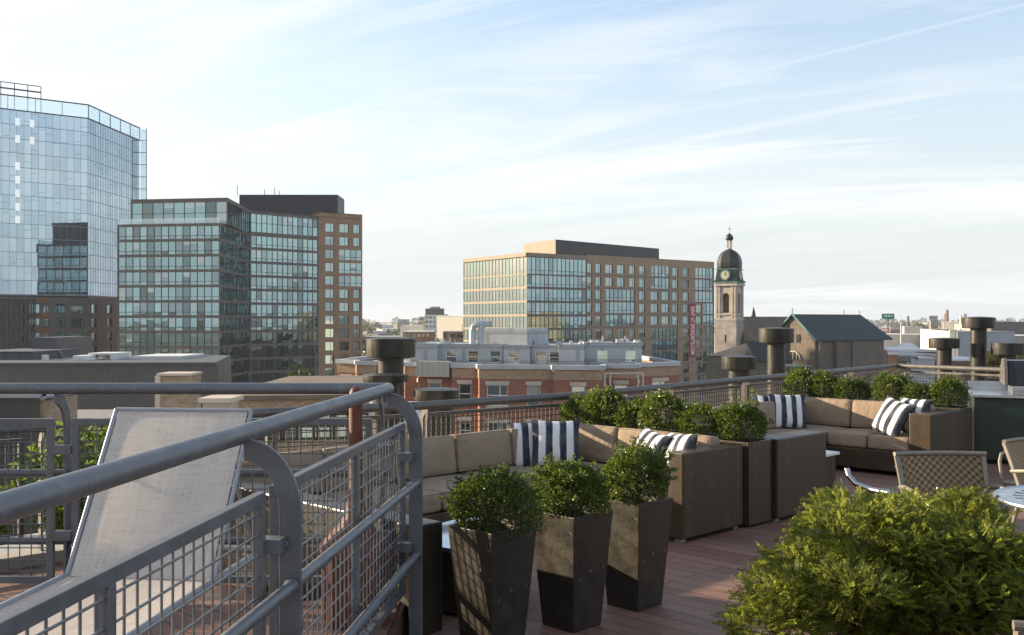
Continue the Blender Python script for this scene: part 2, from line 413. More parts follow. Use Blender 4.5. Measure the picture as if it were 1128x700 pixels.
def sling():
    m, nt, b, out = nodes('sling_mesh')
    t = nt.nodes.new('ShaderNodeTexCoord')
    def w(sc, prof='X'):
        n = nt.nodes.new('ShaderNodeTexNoise'); mp = nt.nodes.new('ShaderNodeMapping')
        mp.inputs['Scale'].default_value = sc; nt.links.new(t.outputs['Object'], mp.inputs['Vector'])
        n.inputs['Scale'].default_value = 1; n.inputs['Detail'].default_value = 3; nt.links.new(mp.outputs[0], n.inputs['Vector'])
        return n.outputs['Fac']
    a, c = w((190, 6, 6)), w((6, 130, 130))
    f = mathn(nt, 'MULTIPLY', mathn(nt, 'ADD', a, c), 0.5)
    nt.links.new(mixc(nt, mrange(nt, f, 0.36, 0.64), (0.56, 0.54, 0.52), (0.88, 0.86, 0.83)), b.inputs['Base Color'])
    setp(b, Roughness=0.75)
    tl = nt.nodes.new('ShaderNodeBsdfTranslucent'); tl.inputs['Color'].default_value = (0.97, 0.93, 0.87, 1)
    ad = nt.nodes.new('ShaderNodeMixShader'); ad.inputs[0].default_value = 0.6
    nt.links.new(b.outputs[0], ad.inputs[1]); nt.links.new(tl.outputs[0], ad.inputs[2])
    tp = nt.nodes.new('ShaderNodeBsdfTransparent'); fm = nt.nodes.new('ShaderNodeMixShader')
    nt.links.new(mrange(nt, f, 0.30, 0.44, 0.30, 0.02), fm.inputs[0])
    nt.links.new(ad.outputs[0], fm.inputs[1]); nt.links.new(tp.outputs[0], fm.inputs[2]); nt.links.new(fm.outputs[0], out.inputs['Surface'])
    M['sling_mesh'] = m
sling()

def stripes():
    m, nt, b, out = nodes('pillow_stripes')
    t = nt.nodes.new('ShaderNodeTexCoord'); s = nt.nodes.new('ShaderNodeSeparateXYZ'); nt.links.new(t.outputs['Object'], s.inputs[0])
    wob = mathn(nt, 'MULTIPLY', mathn(nt, 'SUBTRACT', noise(nt, t.outputs['Object'], 5, 2), 0.5), 0.02)
    k = mathn(nt, 'ADD', mathn(nt, 'DIVIDE', mathn(nt, 'ADD', s.outputs['X'], wob), 0.122), 0.25)
    fr = mathn(nt, 'FRACT', k)
    st = mathn(nt, 'GREATER_THAN', fr, 0.5)
    edge = mathn(nt, 'LESS_THAN', mathn(nt, 'ABSOLUTE', mathn(nt, 'SUBTRACT', fr, 0.54)), 0.018)
    c = mixc(nt, st, (0.74, 0.73, 0.71), (0.013, 0.017, 0.035))
    c = mixc(nt, mathn(nt, 'MULTIPLY', edge, 0.5), c, (0.2, 0.35, 0.5))
    fz = noise(nt, t.outputs['Object'], 9, 4)
    c = mixc(nt, mrange(nt, fz, 0.35, 0.7, 0, 0.18), c, (0.4, 0.38, 0.36))
    nt.links.new(c, b.inputs['Base Color']); setp(b, Roughness=0.9)
    bump(nt, b, noise(nt, t.outputs['Object'], 14, 5), 0.5, 0.02)
    M['pillow_stripes'] = m
stripes()

def leafmat(name, c, trans, gloss=0.32, hue=0.3, tw=0.4, spec=0.5):
    m, nt, b, out = nodes(name)
    ge = nt.nodes.new('ShaderNodeNewGeometry'); rnd = ge.outputs['Random Per Island']
    c0, c1 = (c[0] * (1 - hue), c[1] * (1 - hue), c[2] * (1 - hue)), (c[0] * (1 + hue * 1.4), c[1] * (1 + hue), c[2] * (1 + hue * 0.5))
    col = mixc(nt, rnd, c0, c1)
    nt.links.new(col, b.inputs['Base Color']); setp(b, Roughness=gloss)
    b.inputs['Specular IOR Level'].default_value = spec
    tl = nt.nodes.new('ShaderNodeBsdfTranslucent')
    nt.links.new(mixc(nt, rnd, shade(trans, 0.7), shade(trans, 1.25)), tl.inputs['Color'])
    mx = nt.nodes.new('ShaderNodeMixShader'); mx.inputs[0].default_value = tw
    nt.links.new(b.outputs[0], mx.inputs[1]); nt.links.new(tl.outputs[0], mx.inputs[2]); nt.links.new(mx.outputs[0], out.inputs['Surface'])
    M[name] = m
leafmat('leaf_box', (0.048, 0.080, 0.020), (0.20, 0.26, 0.035), 0.3, hue=0.45)
leafmat('leaf_yew', (0.088, 0.116, 0.024), (0.33, 0.36, 0.055), 0.55, tw=0.5, spec=0.25)
leafmat('leaf_tree', (0.03, 0.045, 0.018), (0.07, 0.09, 0.03), 0.6)
leafmat('leaf_bright', (0.08, 0.14, 0.025), (0.22, 0.30, 0.05), 0.4)
leafmat('leaf_far', (0.06, 0.07, 0.035), (0.1, 0.12, 0.04), 0.8)
leafmat('leaf_autumn', (0.19, 0.15, 0.03), (0.35, 0.28, 0.05), 0.6)

def groundmat():
    m, nt, b, out = nodes('city_ground')
    t = nt.nodes.new('ShaderNodeTexCoord')
    v = nt.nodes.new('ShaderNodeTexVoronoi'); v.inputs['Scale'].default_value = 0.02
    nt.links.new(t.outputs['Object'], v.inputs['Vector'])
    c = mixc(nt, v.outputs['Color'], (0.10, 0.10, 0.10), (0.25, 0.22, 0.19))
    c = mixc(nt, mrange(nt, noise(nt, t.outputs['Object'], 0.006, 6), 0.48, 0.58), c, (0.065, 0.075, 0.035))
    nt.links.new(c, b.inputs['Base Color']); setp(b, Roughness=0.95)
    M['city_ground'] = m
groundmat()

# ------------------------------------------------------------------ mesh helpers
ROOT = {}
class MB:
    def __init__(s): s.v, s.f, s.m = [], [], []
    def add(s, vs, fs, mi=0):
        o = len(s.v); s.v += [tuple(p) for p in vs]
        for f in fs: s.f.append([i + o for i in f]); s.m.append(mi)
        return s
    def quad(s, a, b, c, d, mi=0): return s.add([a, b, c, d], [(0, 1, 2, 3)], mi)
    def obox(s, o, ex, ey, ez, mi=0):
        o, ex, ey, ez = Vector(o), Vector(ex), Vector(ey), Vector(ez)
        if ex.cross(ey).dot(ez) < 0: ex, ey = ey, ex
        vs = [o, o + ex, o + ex + ey, o + ey, o + ez, o + ex + ez, o + ex + ey + ez, o + ey + ez]
        return s.add(vs, [(3, 2, 1, 0), (4, 5, 6, 7), (0, 1, 5, 4), (1, 2, 6, 5), (2, 3, 7, 6), (3, 0, 4, 7)], mi)
    def box(s, x0, x1, y0, y1, z0, z1, mi=0):
        return s.obox((x0, y0, z0), (x1 - x0, 0, 0), (0, y1 - y0, 0), (0, 0, z1 - z0), mi)
    def tube(s, pts, r, n=8, mi=0, cap=True):
        pts = [Vector(p) for p in pts]; k = len(pts); rr = r if isinstance(r, (list, tuple)) else [r] * k
        up = None; vs = []
        for i in range(k):
            t = (pts[min(i + 1, k - 1)] - pts[max(i - 1, 0)]).normalized()
            if up is None:
                up = t.cross(Vector((0, 0, 1)) if abs(t.z) < 0.9 else Vector((1, 0, 0))).normalized()
            else:
                up = (up - t * up.dot(t)).normalized()
            w = t.cross(up)
            for j in range(n):
                a = 2 * math.pi * j / n
                vs.append(pts[i] + (up * math.cos(a) + w * math.sin(a)) * rr[i])
        fs = [(i * n + j, i * n + (j + 1) % n, (i + 1) * n + (j + 1) % n, (i + 1) * n + j) for i in range(k - 1) for j in range(n)]
        if cap: fs += [tuple(reversed(range(n))), tuple((k - 1) * n + j for j in range(n))]
        return s.add(vs, fs, mi)
    def lathe(s, prof, c=(0, 0, 0), n=24, mi=0, pw=2.0, rot=0):
        vs = []
        for r, z in prof:
            for j in range(n):
                a = 2 * math.pi * j / n + rot
                ca, sa = math.cos(a), math.sin(a)
                q = r / (abs(math.cos(a - rot)) ** pw + abs(math.sin(a - rot)) ** pw) ** (1 / pw)
                vs.append((c[0] + ca * q, c[1] + sa * q, c[2] + z))
        k = len(prof)
        fs = [(i * n + j, i * n + (j + 1) % n, (i + 1) * n + (j + 1) % n, (i + 1) * n + j) for i in range(k - 1) for j in range(n)]
        fs += [tuple(reversed(range(n))), tuple((k - 1) * n + j for j in range(n))]
        return s.add(vs, fs, mi)
    def prism(s, poly, z0, z1, mi=0):
        k = len(poly)
        vs = [(p[0], p[1], z0) for p in poly] + [(p[0], p[1], z1) for p in poly]
        a = sum(poly[i][0] * poly[(i + 1) % k][1] - poly[(i + 1) % k][0] * poly[i][1] for i in range(k))
        fs = [tuple(reversed(range(k))), tuple(range(k, 2 * k))] + [(i, (i + 1) % k, k + (i + 1) % k, k + i) for i in range(k)]
        if a < 0: fs = [tuple(reversed(f)) for f in fs]
        return s.add(vs, fs, mi)
    def sheet(s, poly3, vec, mi=0):              # any planar outline given a thickness
        k = len(poly3); vec = Vector(vec); a = [Vector(p) for p in poly3]
        vs = a + [p + vec for p in a]
        fs = [tuple(reversed(range(k))), tuple(range(k, 2 * k))] + [(i, (i + 1) % k, k + (i + 1) % k, k + i) for i in range(k)]
        return s.add(vs, fs, mi)
    def build(s, name, mats, parent=None, smooth=False, bevel=0, world=True, seg=2):
        off = Vector((0, 0, 0))
        p = parent
        while p is not None and p.parent is not None: p = p.parent
        if p is not None and world: off = Vector(ROOT.get(p.name, (0, 0, 0)))
        me = bpy.data.meshes.new(name)
        me.from_pydata([Vector(q) - off for q in s.v], [], s.f)
        if not isinstance(mats, (list, tuple)): mats = [mats]
        for m in mats: me.materials.append(M[m] if isinstance(m, str) else m)
        me.polygons.foreach_set('material_index', s.m)
        if smooth: me.polygons.foreach_set('use_smooth', [True] * len(me.polygons))
        o = bpy.data.objects.new(name, me); COL.objects.link(o)
        if smooth:
            es = o.modifiers.new('edges', 'EDGE_SPLIT'); es.split_angle = R(40)
        if bevel:
            bv = o.modifiers.new('bevel', 'BEVEL'); bv.width = bevel; bv.segments = seg; bv.limit_method = 'ANGLE'; bv.angle_limit = R(35)
        if parent is not None: o.parent = parent
        return o
def tag(o, label, cat, group=None, kind=None):
    o['label'] = label; o['category'] = cat
    if group: o['group'] = group
    if kind: o['kind'] = kind
    return o
def struct(o, kind='structure'):
    o['kind'] = kind
    return o
def thing(name, label, cat, loc=(0, 0, 0), rot=0, group=None):
    o = bpy.data.objects.new(name, None); COL.objects.link(o)
    o.empty_display_size = 0.2
    o.location = loc; o.rotation_euler = (0, 0, rot)
    ROOT[o.name] = tuple(loc)
    return tag(o, label, cat, group)
def copy_tree(o, loc, rot=None, label=None, scale=None):
    r = o.copy(); COL.objects.link(r); r.location = loc
    if rot is not None: r.rotation_euler = (0, 0, rot)
    if scale is not None: r.scale = scale
    if label: r['label'] = label
    for ch in o.children:
        c = ch.copy(); COL.objects.link(c); c.parent = r
        for g2 in ch.children:
            d = g2.copy(); COL.objects.link(d); d.parent = c
    return r
def arr_mesh(name, V, Fq, mat, parent=None):
    me = bpy.data.meshes.new(name)
    nv, nf = len(V), len(Fq); k = Fq.shape[1]
    me.vertices.add(nv); me.vertices.foreach_set('co', V.astype(np.float32).ravel())
    me.loops.add(nf * k); me.loops.foreach_set('vertex_index', Fq.astype(np.int32).ravel())
    me.polygons.add(nf); me.polygons.foreach_set('loop_start', np.arange(nf, dtype=np.int32) * k)
    me.update(calc_edges=True)
    me.materials.append(M[mat])
    o = bpy.data.objects.new(name, me); COL.objects.link(o)
    if parent is not None: o.parent = parent
    return o
rng = np.random.default_rng(11)
def unit(a): return a / np.maximum(np.linalg.norm(a, axis=1, keepdims=True), 1e-9)
def leaf_arrays(pos, d, size, ratio=0.5, fold=0.25, nrm=None):
    n = len(pos); d = unit(d)
    t = rng.normal(size=(n, 3)) if nrm is None else nrm
    s = unit(np.cross(d, t)); nn = np.cross(s, d)
    L = size[:, None]; w = L * ratio * 0.5
    a = pos; tip = pos + d * L
    l = pos + d * L * 0.5 + s * w + nn * w * fold
    r = pos + d * L * 0.5 - s * w + nn * w * fold
    V = np.stack([a, l, tip, r], 1).reshape(-1, 3)
    i = np.arange(n)[:, None] * 4
    Fq = np.concatenate([i + np.array([[0, 1, 2]]), i + np.array([[0, 2, 3]])], 1).reshape(-1, 3)
    return V, Fq
def lumpy(dirs, seed, amp=0.18, k=9):
    g = np.random.default_rng(seed); c = unit(g.normal(size=(k, 3))); h = g.uniform(-1, 1, k)
    out = np.ones(len(dirs))
    for i in range(k): out += amp * h[i] * np.exp(-4 * (1 - dirs @ c[i]))
    return out

# ================================================================== ground and our own building
struct(MB().box(-9000, 9000, -3000, 14000, -22.3, -22).build('ground', 'city_ground'))
RAIL = [(-4.7, 5.75), (-3.3, 7.1), (-2.0, 8.24), (-0.78, 8.94), (0.68, 10.19), (2.98, 12.94), (6.28, 16.76), (7.45, 15.27), (10.4, 11.45)]
deck_poly = RAIL + [(10.4, -3), (-7, -3), (-7, 5.75)]
struct(MB().prism(deck_poly, -0.06, 0.0).build('deck', 'deck_wood'))
edge = [(-7.5, 8.6), (-5.0, 11.2), (-2.9, 12.6), (-1.2, 13.6), (-0.2, 14.6), (1.6, 16.9), (6.6, 21.6), (10.2, 21.4), (14, 17), (14, -10), (-7.5, -10)]
struct(MB().prism(edge, -22, -0.6).build('lower_roof', 'roof_membrane'))
ped = MB()
cen = Vector((1.5, 4.0))
for a, b2 in zip(RAIL[:-1], RAIL[1:]):       # low kerb that carries the outer railing
    a, b2 = Vector(a), Vector(b2); t = (b2 - a).normalized(); n = Vector((-t.y, t.x))
    if n.dot(a - cen) < 0: n = -n
    ped.obox((a.x, a.y, -0.598), ((b2 - a).x, (b2 - a).y, 0), (n.x * 0.22, n.y * 0.22, 0), (0, 0, 0.678))
struct(ped.build('kerb', 'concrete'))
PX0, PY1 = -0.6, 5.48
pl = MB().box(-7, PX0, -3, PY1, 0.004, 0.2)
struct(pl.build('raised_platform', 'deck_wood'))
struct(MB().box(PX0 + 0.003, PX0 + 0.03, -3, PY1 + 0.03, 0.0, 0.19).box(-7, PX0 + 0.003, PY1 + 0.003, PY1 + 0.03, 0, 0.19).build('platform_fascia', 'fascia'))

# ================================================================== railings
def wire_panel(mb_f, mb_w, a, b, z0, z1, fr=0.035, thick=0.03, step=0.05, wr=0.003, mids=(), nseg=5):
    """framed wire grid between plan points a, b: frame bars into mb_f, wires into mb_w"""
    a, b = Vector((a[0], a[1], 0)), Vector((b[0], b[1], 0)); L = (b - a).length; t = (b - a).normalized(); n = Vector((-t.y, t.x, 0))
    def bar(s0, s1, h0, h1):
        mb_f.obox(a + t * s0 - n * thick / 2 + Vector((0, 0, h0)), t * (s1 - s0), n * thick, (0, 0, h1 - h0))
    bar(0, L, z1 - fr, z1); bar(0, L, z0, z0 + fr); bar(0, fr, z0 + fr, z1 - fr); bar(L - fr, L, z0 + fr, z1 - fr)
    for mm in mids: bar(mm - fr / 2, mm + fr / 2, z0 + fr, z1 - fr)
    k = int(L / step)
    for i in range(1, k):
        p = a + t * (L * i / k) + n * wr
        mb_w.tube([p + Vector((0, 0, z0 + fr * 0.5)), p + Vector((0, 0, z1 - fr * 0.5))], wr, nseg, cap=False)
    k = int((z1 - z0) / step)
    for i in range(1, k):
        z = z0 + (z1 - z0) * i / k
        mb_w.tube([a + t * fr * 0.5 + Vector((0, 0, z)) - n * wr, b - t * fr * 0.5 + Vector((0, 0, z)) - n * wr], wr, nseg, cap=False)
def hook_post(mb, p, out, t, z_top, z_bot, reach, width=0.07, th=0.014, drop=0.20):
    """flat bar that bends over inboard to carry the handrail: p = plan point under the rail"""
    p, out, t = Vector((*p, 0)), Vector((*out, 0)), Vector((*t, 0))
    po, pi = [], []
    ro, rz = reach + width / 2, drop + 0.03
    for i in range(13):
        a = math.pi / 2 * i / 12
        po.append((math.sin(a) * ro, z_top - rz + math.cos(a) * rz))
        pi.append((math.sin(a) * (ro - width), z_top - rz + math.cos(a) * (rz - width)))
    prof = po + [(ro, z_bot), (ro - width, z_bot)] + list(reversed(pi))
    mb.sheet([p + out * s - t * th / 2 + Vector((0, 0, z)) for s, z in prof], t * th)
TD = Vector((0.0975, 1, 0)).normalized(); ND = Vector((TD.y, -TD.x, 0))
ZR = 1.34
def tp(y): return Vector((-0.642 - 0.0975 * (5.4 - y), y, 0))
rr = thing('railing', 'near grey tube railing of the raised platform, running away along its open side', 'railing', (-0.9, 2.6, 0.2))
zt = Vector((0, 0, ZR))
corner = tp(5.4)
MB().tube([tp(-1.2) + zt, tp(5.2) + zt, tp(5.36) + zt, corner + zt + Vector((-0.01, 0.0, 0))], 0.0305, 20).build('top_rail', 'rail_paint', rr, True)
posts_y = [1.1, 3.22, 5.27]
for y in posts_y:
    q = tp(y); mb = MB(); hook_post(mb, (q.x + 0.012, q.y), ND.xy, TD.xy, ZR - 0.012, 0.0, 0.150)
    po = mb.build('post', 'rail_paint', rr, False, 0.002)
    for z in (0.98, 0.52):
        bk = MB()
        o_ = q + ND * 0.075 + Vector((0, 0, z)) - TD * 0.03
        bk.obox(o_ - TD * 0.035, ND * 0.075, TD * 0.07, (0, 0, 0.045))
        c_ = q + ND * 0.150 + TD * -0.010 + Vector((0, 0, z + 0.022))
        bk.tube([c_, c_ - TD * 0.012], 0.012, 6)
        bk.build('bracket', 'rail_paint', po, False, 0.002)
for (y0, y1, mid) in ((1.15, 3.165, [1.05]), (3.275, 5.30, [1.05]), (-1.0, 1.05, [1.0])):
    fb, wb = MB(), MB(); a, b2 = tp(y0) + ND * 0.088, tp(y1) + ND * 0.088
    wire_panel(fb, wb, a, b2, 0.29, 1.172, 0.036, 0.03, 0.062, 0.0036, mid, 6)
    pn = fb.build('panel_frame', 'rail_paint', rr, False, 0.002)
    wb.build('wire_mesh', 'rail_paint', pn, True)
for z in (0.87, 0.50):
    mr = MB().tube([tp(-1.2) + ND * 0.168 + Vector((0, 0, z)), tp(5.285) + ND * 0.168 + Vector((0, 0, z))], 0.0205, 14)
    for y in posts_y:
        for dy in (-0.011, 0.011):
            c_ = tp(y + dy) + ND * 0.168 + Vector((0, 0, z)); mr.tube([c_ - TD * 0.005, c_ - TD * 0.002, c_ + TD * 0.002, c_ + TD * 0.005], [0.021, 0.0248, 0.0248, 0.021], 14)
    mr.build('mid_rail', 'rail_paint', rr, True)

rb = thing('railing', 'grey tube railing across the back of the raised platform, behind the lounge chair', 'railing', (-2.4, 5.45, 0.2))
YB = 5.4
MB().tube([(-7, YB, ZR), (corner.x - 0.02, YB, ZR)], 0.0305, 20).build('top_rail', 'rail_paint', rb, True)
bx = [-5.7, -4.06, -2.41, -0.70]
for x in bx:
    mb = MB(); hook_post(mb, (x, YB), (0, 1), (1, 0), ZR - 0.012, 0.0, 0.15)
    po = mb.build('post', 'rail_paint', rb, False, 0.002)
    for z in (0.98, 0.52): MB().box(x - 0.05, x + 0.05, YB + 0.075, YB + 0.125, z, z + 0.05).build('bracket', 'rail_paint', po, False, 0.002)
for x0, x1 in zip(bx[:-1], bx[1:]):
    fb, wb = MB(), MB()
    wire_panel(fb, wb, (x0 + 0.05, YB + 0.1), (x1 - 0.05, YB + 0.1), 0.29, 1.172, 0.036, 0.03, 0.062, 0.0032, (), 5)
    pn = fb.build('panel_frame', 'rail_paint', rb, False, 0.002); wb.build('wire_mesh', 'rail_paint', pn, True)
for z in (0.87, 0.50):
    MB().tube([(-7, YB + 0.17, z), (-0.66, YB + 0.17, z)], 0.0205, 12).build('mid_rail', 'rail_paint', rb, True)

ro_ = thing('railing', 'long brown-grey outer railing along the far edge of the deck, behind the sofas', 'railing', (1, 11.3, 0))
MB().tube([(x, y, 0.955) for x, y in RAIL], 0.037, 14).build('top_rail', 'rail_far', ro_, True)
for a, b2 in zip(RAIL[:-1], RAIL[1:]):
    a, b2 = Vector(a), Vector(b2); L = (b2 - a).length; t = (b2 - a).normalized(); n = Vector((-t.y, t.x))
    if n.dot(a - cen) < 0: n = -n
    k = max(1, round(L / 1.45))
    for i in range(k):
        p0, p1 = a + t * (L * i / k), a + t * (L * (i + 1) / k)
        pp = p0 + t * 0.06 if i == 0 else p0
        mb = MB(); hook_post(mb, pp, n, t, 0.945, 0.08, 0.10, 0.06, 0.016, 0.1)
        mb.build('post', 'rail_far', ro_, False)
        fb, wb = MB(), MB()
        wire_panel(fb, wb, p0 + t * 0.10 + n * 0.08, p1 - t * 0.06 + n * 0.08, 0.16, 0.881, 0.032, 0.03, 0.055, 0.0042, (), 4)
        pn = fb.build('panel_frame', 'rail_far', ro_); wb.build('wire_mesh', 'rail_far', pn)

# ================================================================== lounge chair
def rounded_box(sx, sy, sz, r, n=8, puff=0.0):
    """rounded, slightly puffed block centred on the origin"""
    bm = bmesh.new(); bmesh.ops.create_cube(bm, size=2)
    bmesh.ops.subdivide_edges(bm, edges=bm.edges[:], cuts=n, use_grid_fill=True)
    vs = []
    h = Vector((sx / 2, sy / 2, sz / 2))
    for v in bm.verts:
        p = Vector([math.copysign(1 - (1 - abs(c)) ** 1.6, c) * hh for c, hh in zip(v.co, h)])
        q = Vector([max(-hh + r, min(hh - r, c)) for c, hh in zip(p, h)])
        d = p - q
        if d.length > 1e-9: p = q + d.normalized() * r
        e = [1 - (c / hh) ** 2 for c, hh in zip(p, h)]
        if puff:
            k = min(range(3), key=lambda i: h[i])
            o_ = [e[i] for i in range(3) if i != k]
            p[k] += math.copysign(puff, p[k]) * max(0, o_[0]) * max(0, o_[1]) if abs(p[k]) > 1e-4 else 0
        vs.append(p)
    bm.verts.ensure_lookup_table()
    fs = [[v.index for v in f.verts] for f in bm.faces]
    bm.free()
    return vs, fs
def xform(vs, mtx): return [mtx @ Vector(p) for p in vs]

lg = thing('lounge_chair', 'reclined lounge chair of pale woven sling fabric on the raised platform', 'lounge chair', (-1.61, 4.40, 0.2), R(-7))
W2 = 0.335
hinge, top = Vector((0, 0.02, 0.385)), Vector((0, 0.45, 1.075))
foot = Vector((0, -1.25, 0.36))
def strip(p0, p1, half, sag, thick=0.004, n=14, k=8):
    d = (p1 - p0); nrm = Vector((1, 0, 0)).cross(d).normalized()
    vs = []
    for sgn in (0, 1):
        for i in range(n + 1):
            for j in range(k + 1):
                x = -half + 2 * half * j / k; s = i / n
                q = p0 + d * s + Vector((x, 0, 0)) - nrm * (sag * (1 - (x / half) ** 2) * (1 - (2 * s - 1) ** 4)) + nrm * thick * sgn
                vs.append(q)
    fs = []; o2 = (n + 1) * (k + 1)
    for i in range(n):
        for j in range(k):
            a = i * (k + 1) + j
            fs.append((a, a + 1, a + k + 2, a + k + 1)); fs.append((o2 + a + k + 1, o2 + a + k + 2, o2 + a + 1, o2 + a))
    return vs, fs
b_ = MB(); b_.add(*strip(hinge, top, W2 - 0.018, 0.02)); b_.build('backrest', 'sling_mesh', lg, True, world=False)
b_ = MB(); b_.add(*strip(foot, hinge + Vector((0, -0.02, 0)), W2 - 0.018, 0.015)); b_.build('seat', 'sling_mesh', lg, True, world=False)
fr = MB()
for sx in (-1, 1): fr.tube([hinge + Vector((sx * W2, 0, 0)), top + Vector((sx * W2, 0, 0))], 0.0105, 10)
fr.tube([top + Vector((-W2, 0, 0)), top + Vector((W2, 0, 0))], 0.0105, 10)
fr.build('back_frame', 'alu_light', lg, True, world=False)
fr = MB()
for sx in (-1, 1): fr.tube([foot + Vector((sx * W2, 0, 0)), hinge + Vector((sx * W2, 0, 0)), Vector((sx * W2, 0.62, 0.385))], 0.018, 10)
fr.tube([foot + Vector((-W2, 0, 0)), foot + Vector((W2, 0, 0))], 0.018, 10)
fr.tube([Vector((-W2, 0.62, 0.385)), Vector((W2, 0.62, 0.385))], 0.018, 10)
fr.build('seat_frame', 'alu_light', lg, True, world=False)
for sx in (-1, 1):
    for y in (-1.0, 0.5):
        MB().tube([(sx * W2, y, 0.37), (sx * W2, y + 0.02, 0.0)], 0.016, 10).build('leg', 'alu_light', lg, True, world=False)
    MB().tube([hinge.lerp(top, 0.62) + Vector((sx * (W2 - 0.03), 0.02, 0)), Vector((sx * (W2 - 0.03), 0.56, 0.385))], 0.01, 8).build('support_bar', 'alu_light', lg, True, world=False)

# cigarette receptacle in the corner of the platform
cr = thing('cigarette_receptacle', 'terracotta outdoor ash receptacle with a tall thin neck and flared square base', 'ash receptacle', (px(392, 5.12), 5.12, 0.2))
prof = [(0.0, 0.0), (0.150, 0.0), (0.158, 0.02), (0.158, 0.34), (0.17, 0.345), (0.17, 0.375), (0.155, 0.38)]
MB().lathe(prof, n=32, pw=5, rot=R(20)).build('base', 'terracotta', cr, True, world=False)
MB().lathe([(0.156, 0.378), (0.15, 0.40), (0.09, 0.47), (0.052, 0.53), (0.04, 0.60), (0.035, 0.72)], n=32, pw=3.2, rot=R(20)).build('lid', 'terracotta', cr, True, world=False)
MB().lathe([(0.034, 0.70), (0.034, 1.115), (0.032, 1.14), (0.024, 1.158), (0.010, 1.167), (0.0, 1.168)], n=24).build('neck', 'terracotta', cr, True, world=False)

# ================================================================== sofas
UR = R(45)
def lub(u0, v0): return uv(u0, v0)
def uvbox(mb, u0, v0, ua, ub, va, vb, z0, z1, mi=0):       # local frame: x = u, y = -v
    mb.box(ua - u0, ub - u0, -(vb - v0), -(va - v0), z0, z1, mi)
def cushion_part(root, name, u0, v0, ua, ub, va, vb, z0, z1, r=0.035, puff=0.012, tilt=None):
    g_ = 0.004
    vs, fs = rounded_box(ub - ua - 2 * g_, vb - va - 2 * g_, z1 - z0, min(r, (z1 - z0) * 0.45, (ub - ua) * 0.45, (vb - va) * 0.45), 8, puff)
    mt = Matrix.Translation(((ua + ub) / 2 - u0, -((va + vb) / 2 - v0), (z0 + z1) / 2))
    if tilt: mt = mt @ Matrix.Rotation(tilt[1], 4, tilt[0])
    mb = MB(); mb.add(xform(vs, mt), fs)
    cu = mb.build(name, 'cushion', root, True, world=False)
    hx, hy, hz = (ub - ua) / 2 - g_, (vb - va) / 2 - g_, (z1 - z0) / 2; pr = 0.0055; ins = min(r, hz * 0.45, hx * 0.45, hy * 0.45) * 0.29
    pm = MB()
    if name == 'seat_cushion':
        loop = [Vector((sx_ * (hx - ins), sy_ * (hy - ins), hz - ins)) for sx_, sy_ in ((-1, -1), (1, -1), (1, 1), (-1, 1))]
    elif tilt and tilt[0] == 'X':
        loop = [Vector((sx_ * (hx - ins), -hy + ins, sz_ * (hz - ins))) for sx_, sz_ in ((-1, -1), (1, -1), (1, 1), (-1, 1))]
    else:
        sg = -1 if tilt and tilt[1] > 0 else 1
        loop = [Vector((sg * (hx - ins), sy_ * (hy - ins), sz_ * (hz - ins))) for sy_, sz_ in ((-1, -1), (1, -1), (1, 1), (-1, 1))]
    pm.tube(xform(loop + loop[:1], mt), pr, 6)
    pm.build('piping', 'cushion', cu, True, world=False)
    return cu
VB = -6.58
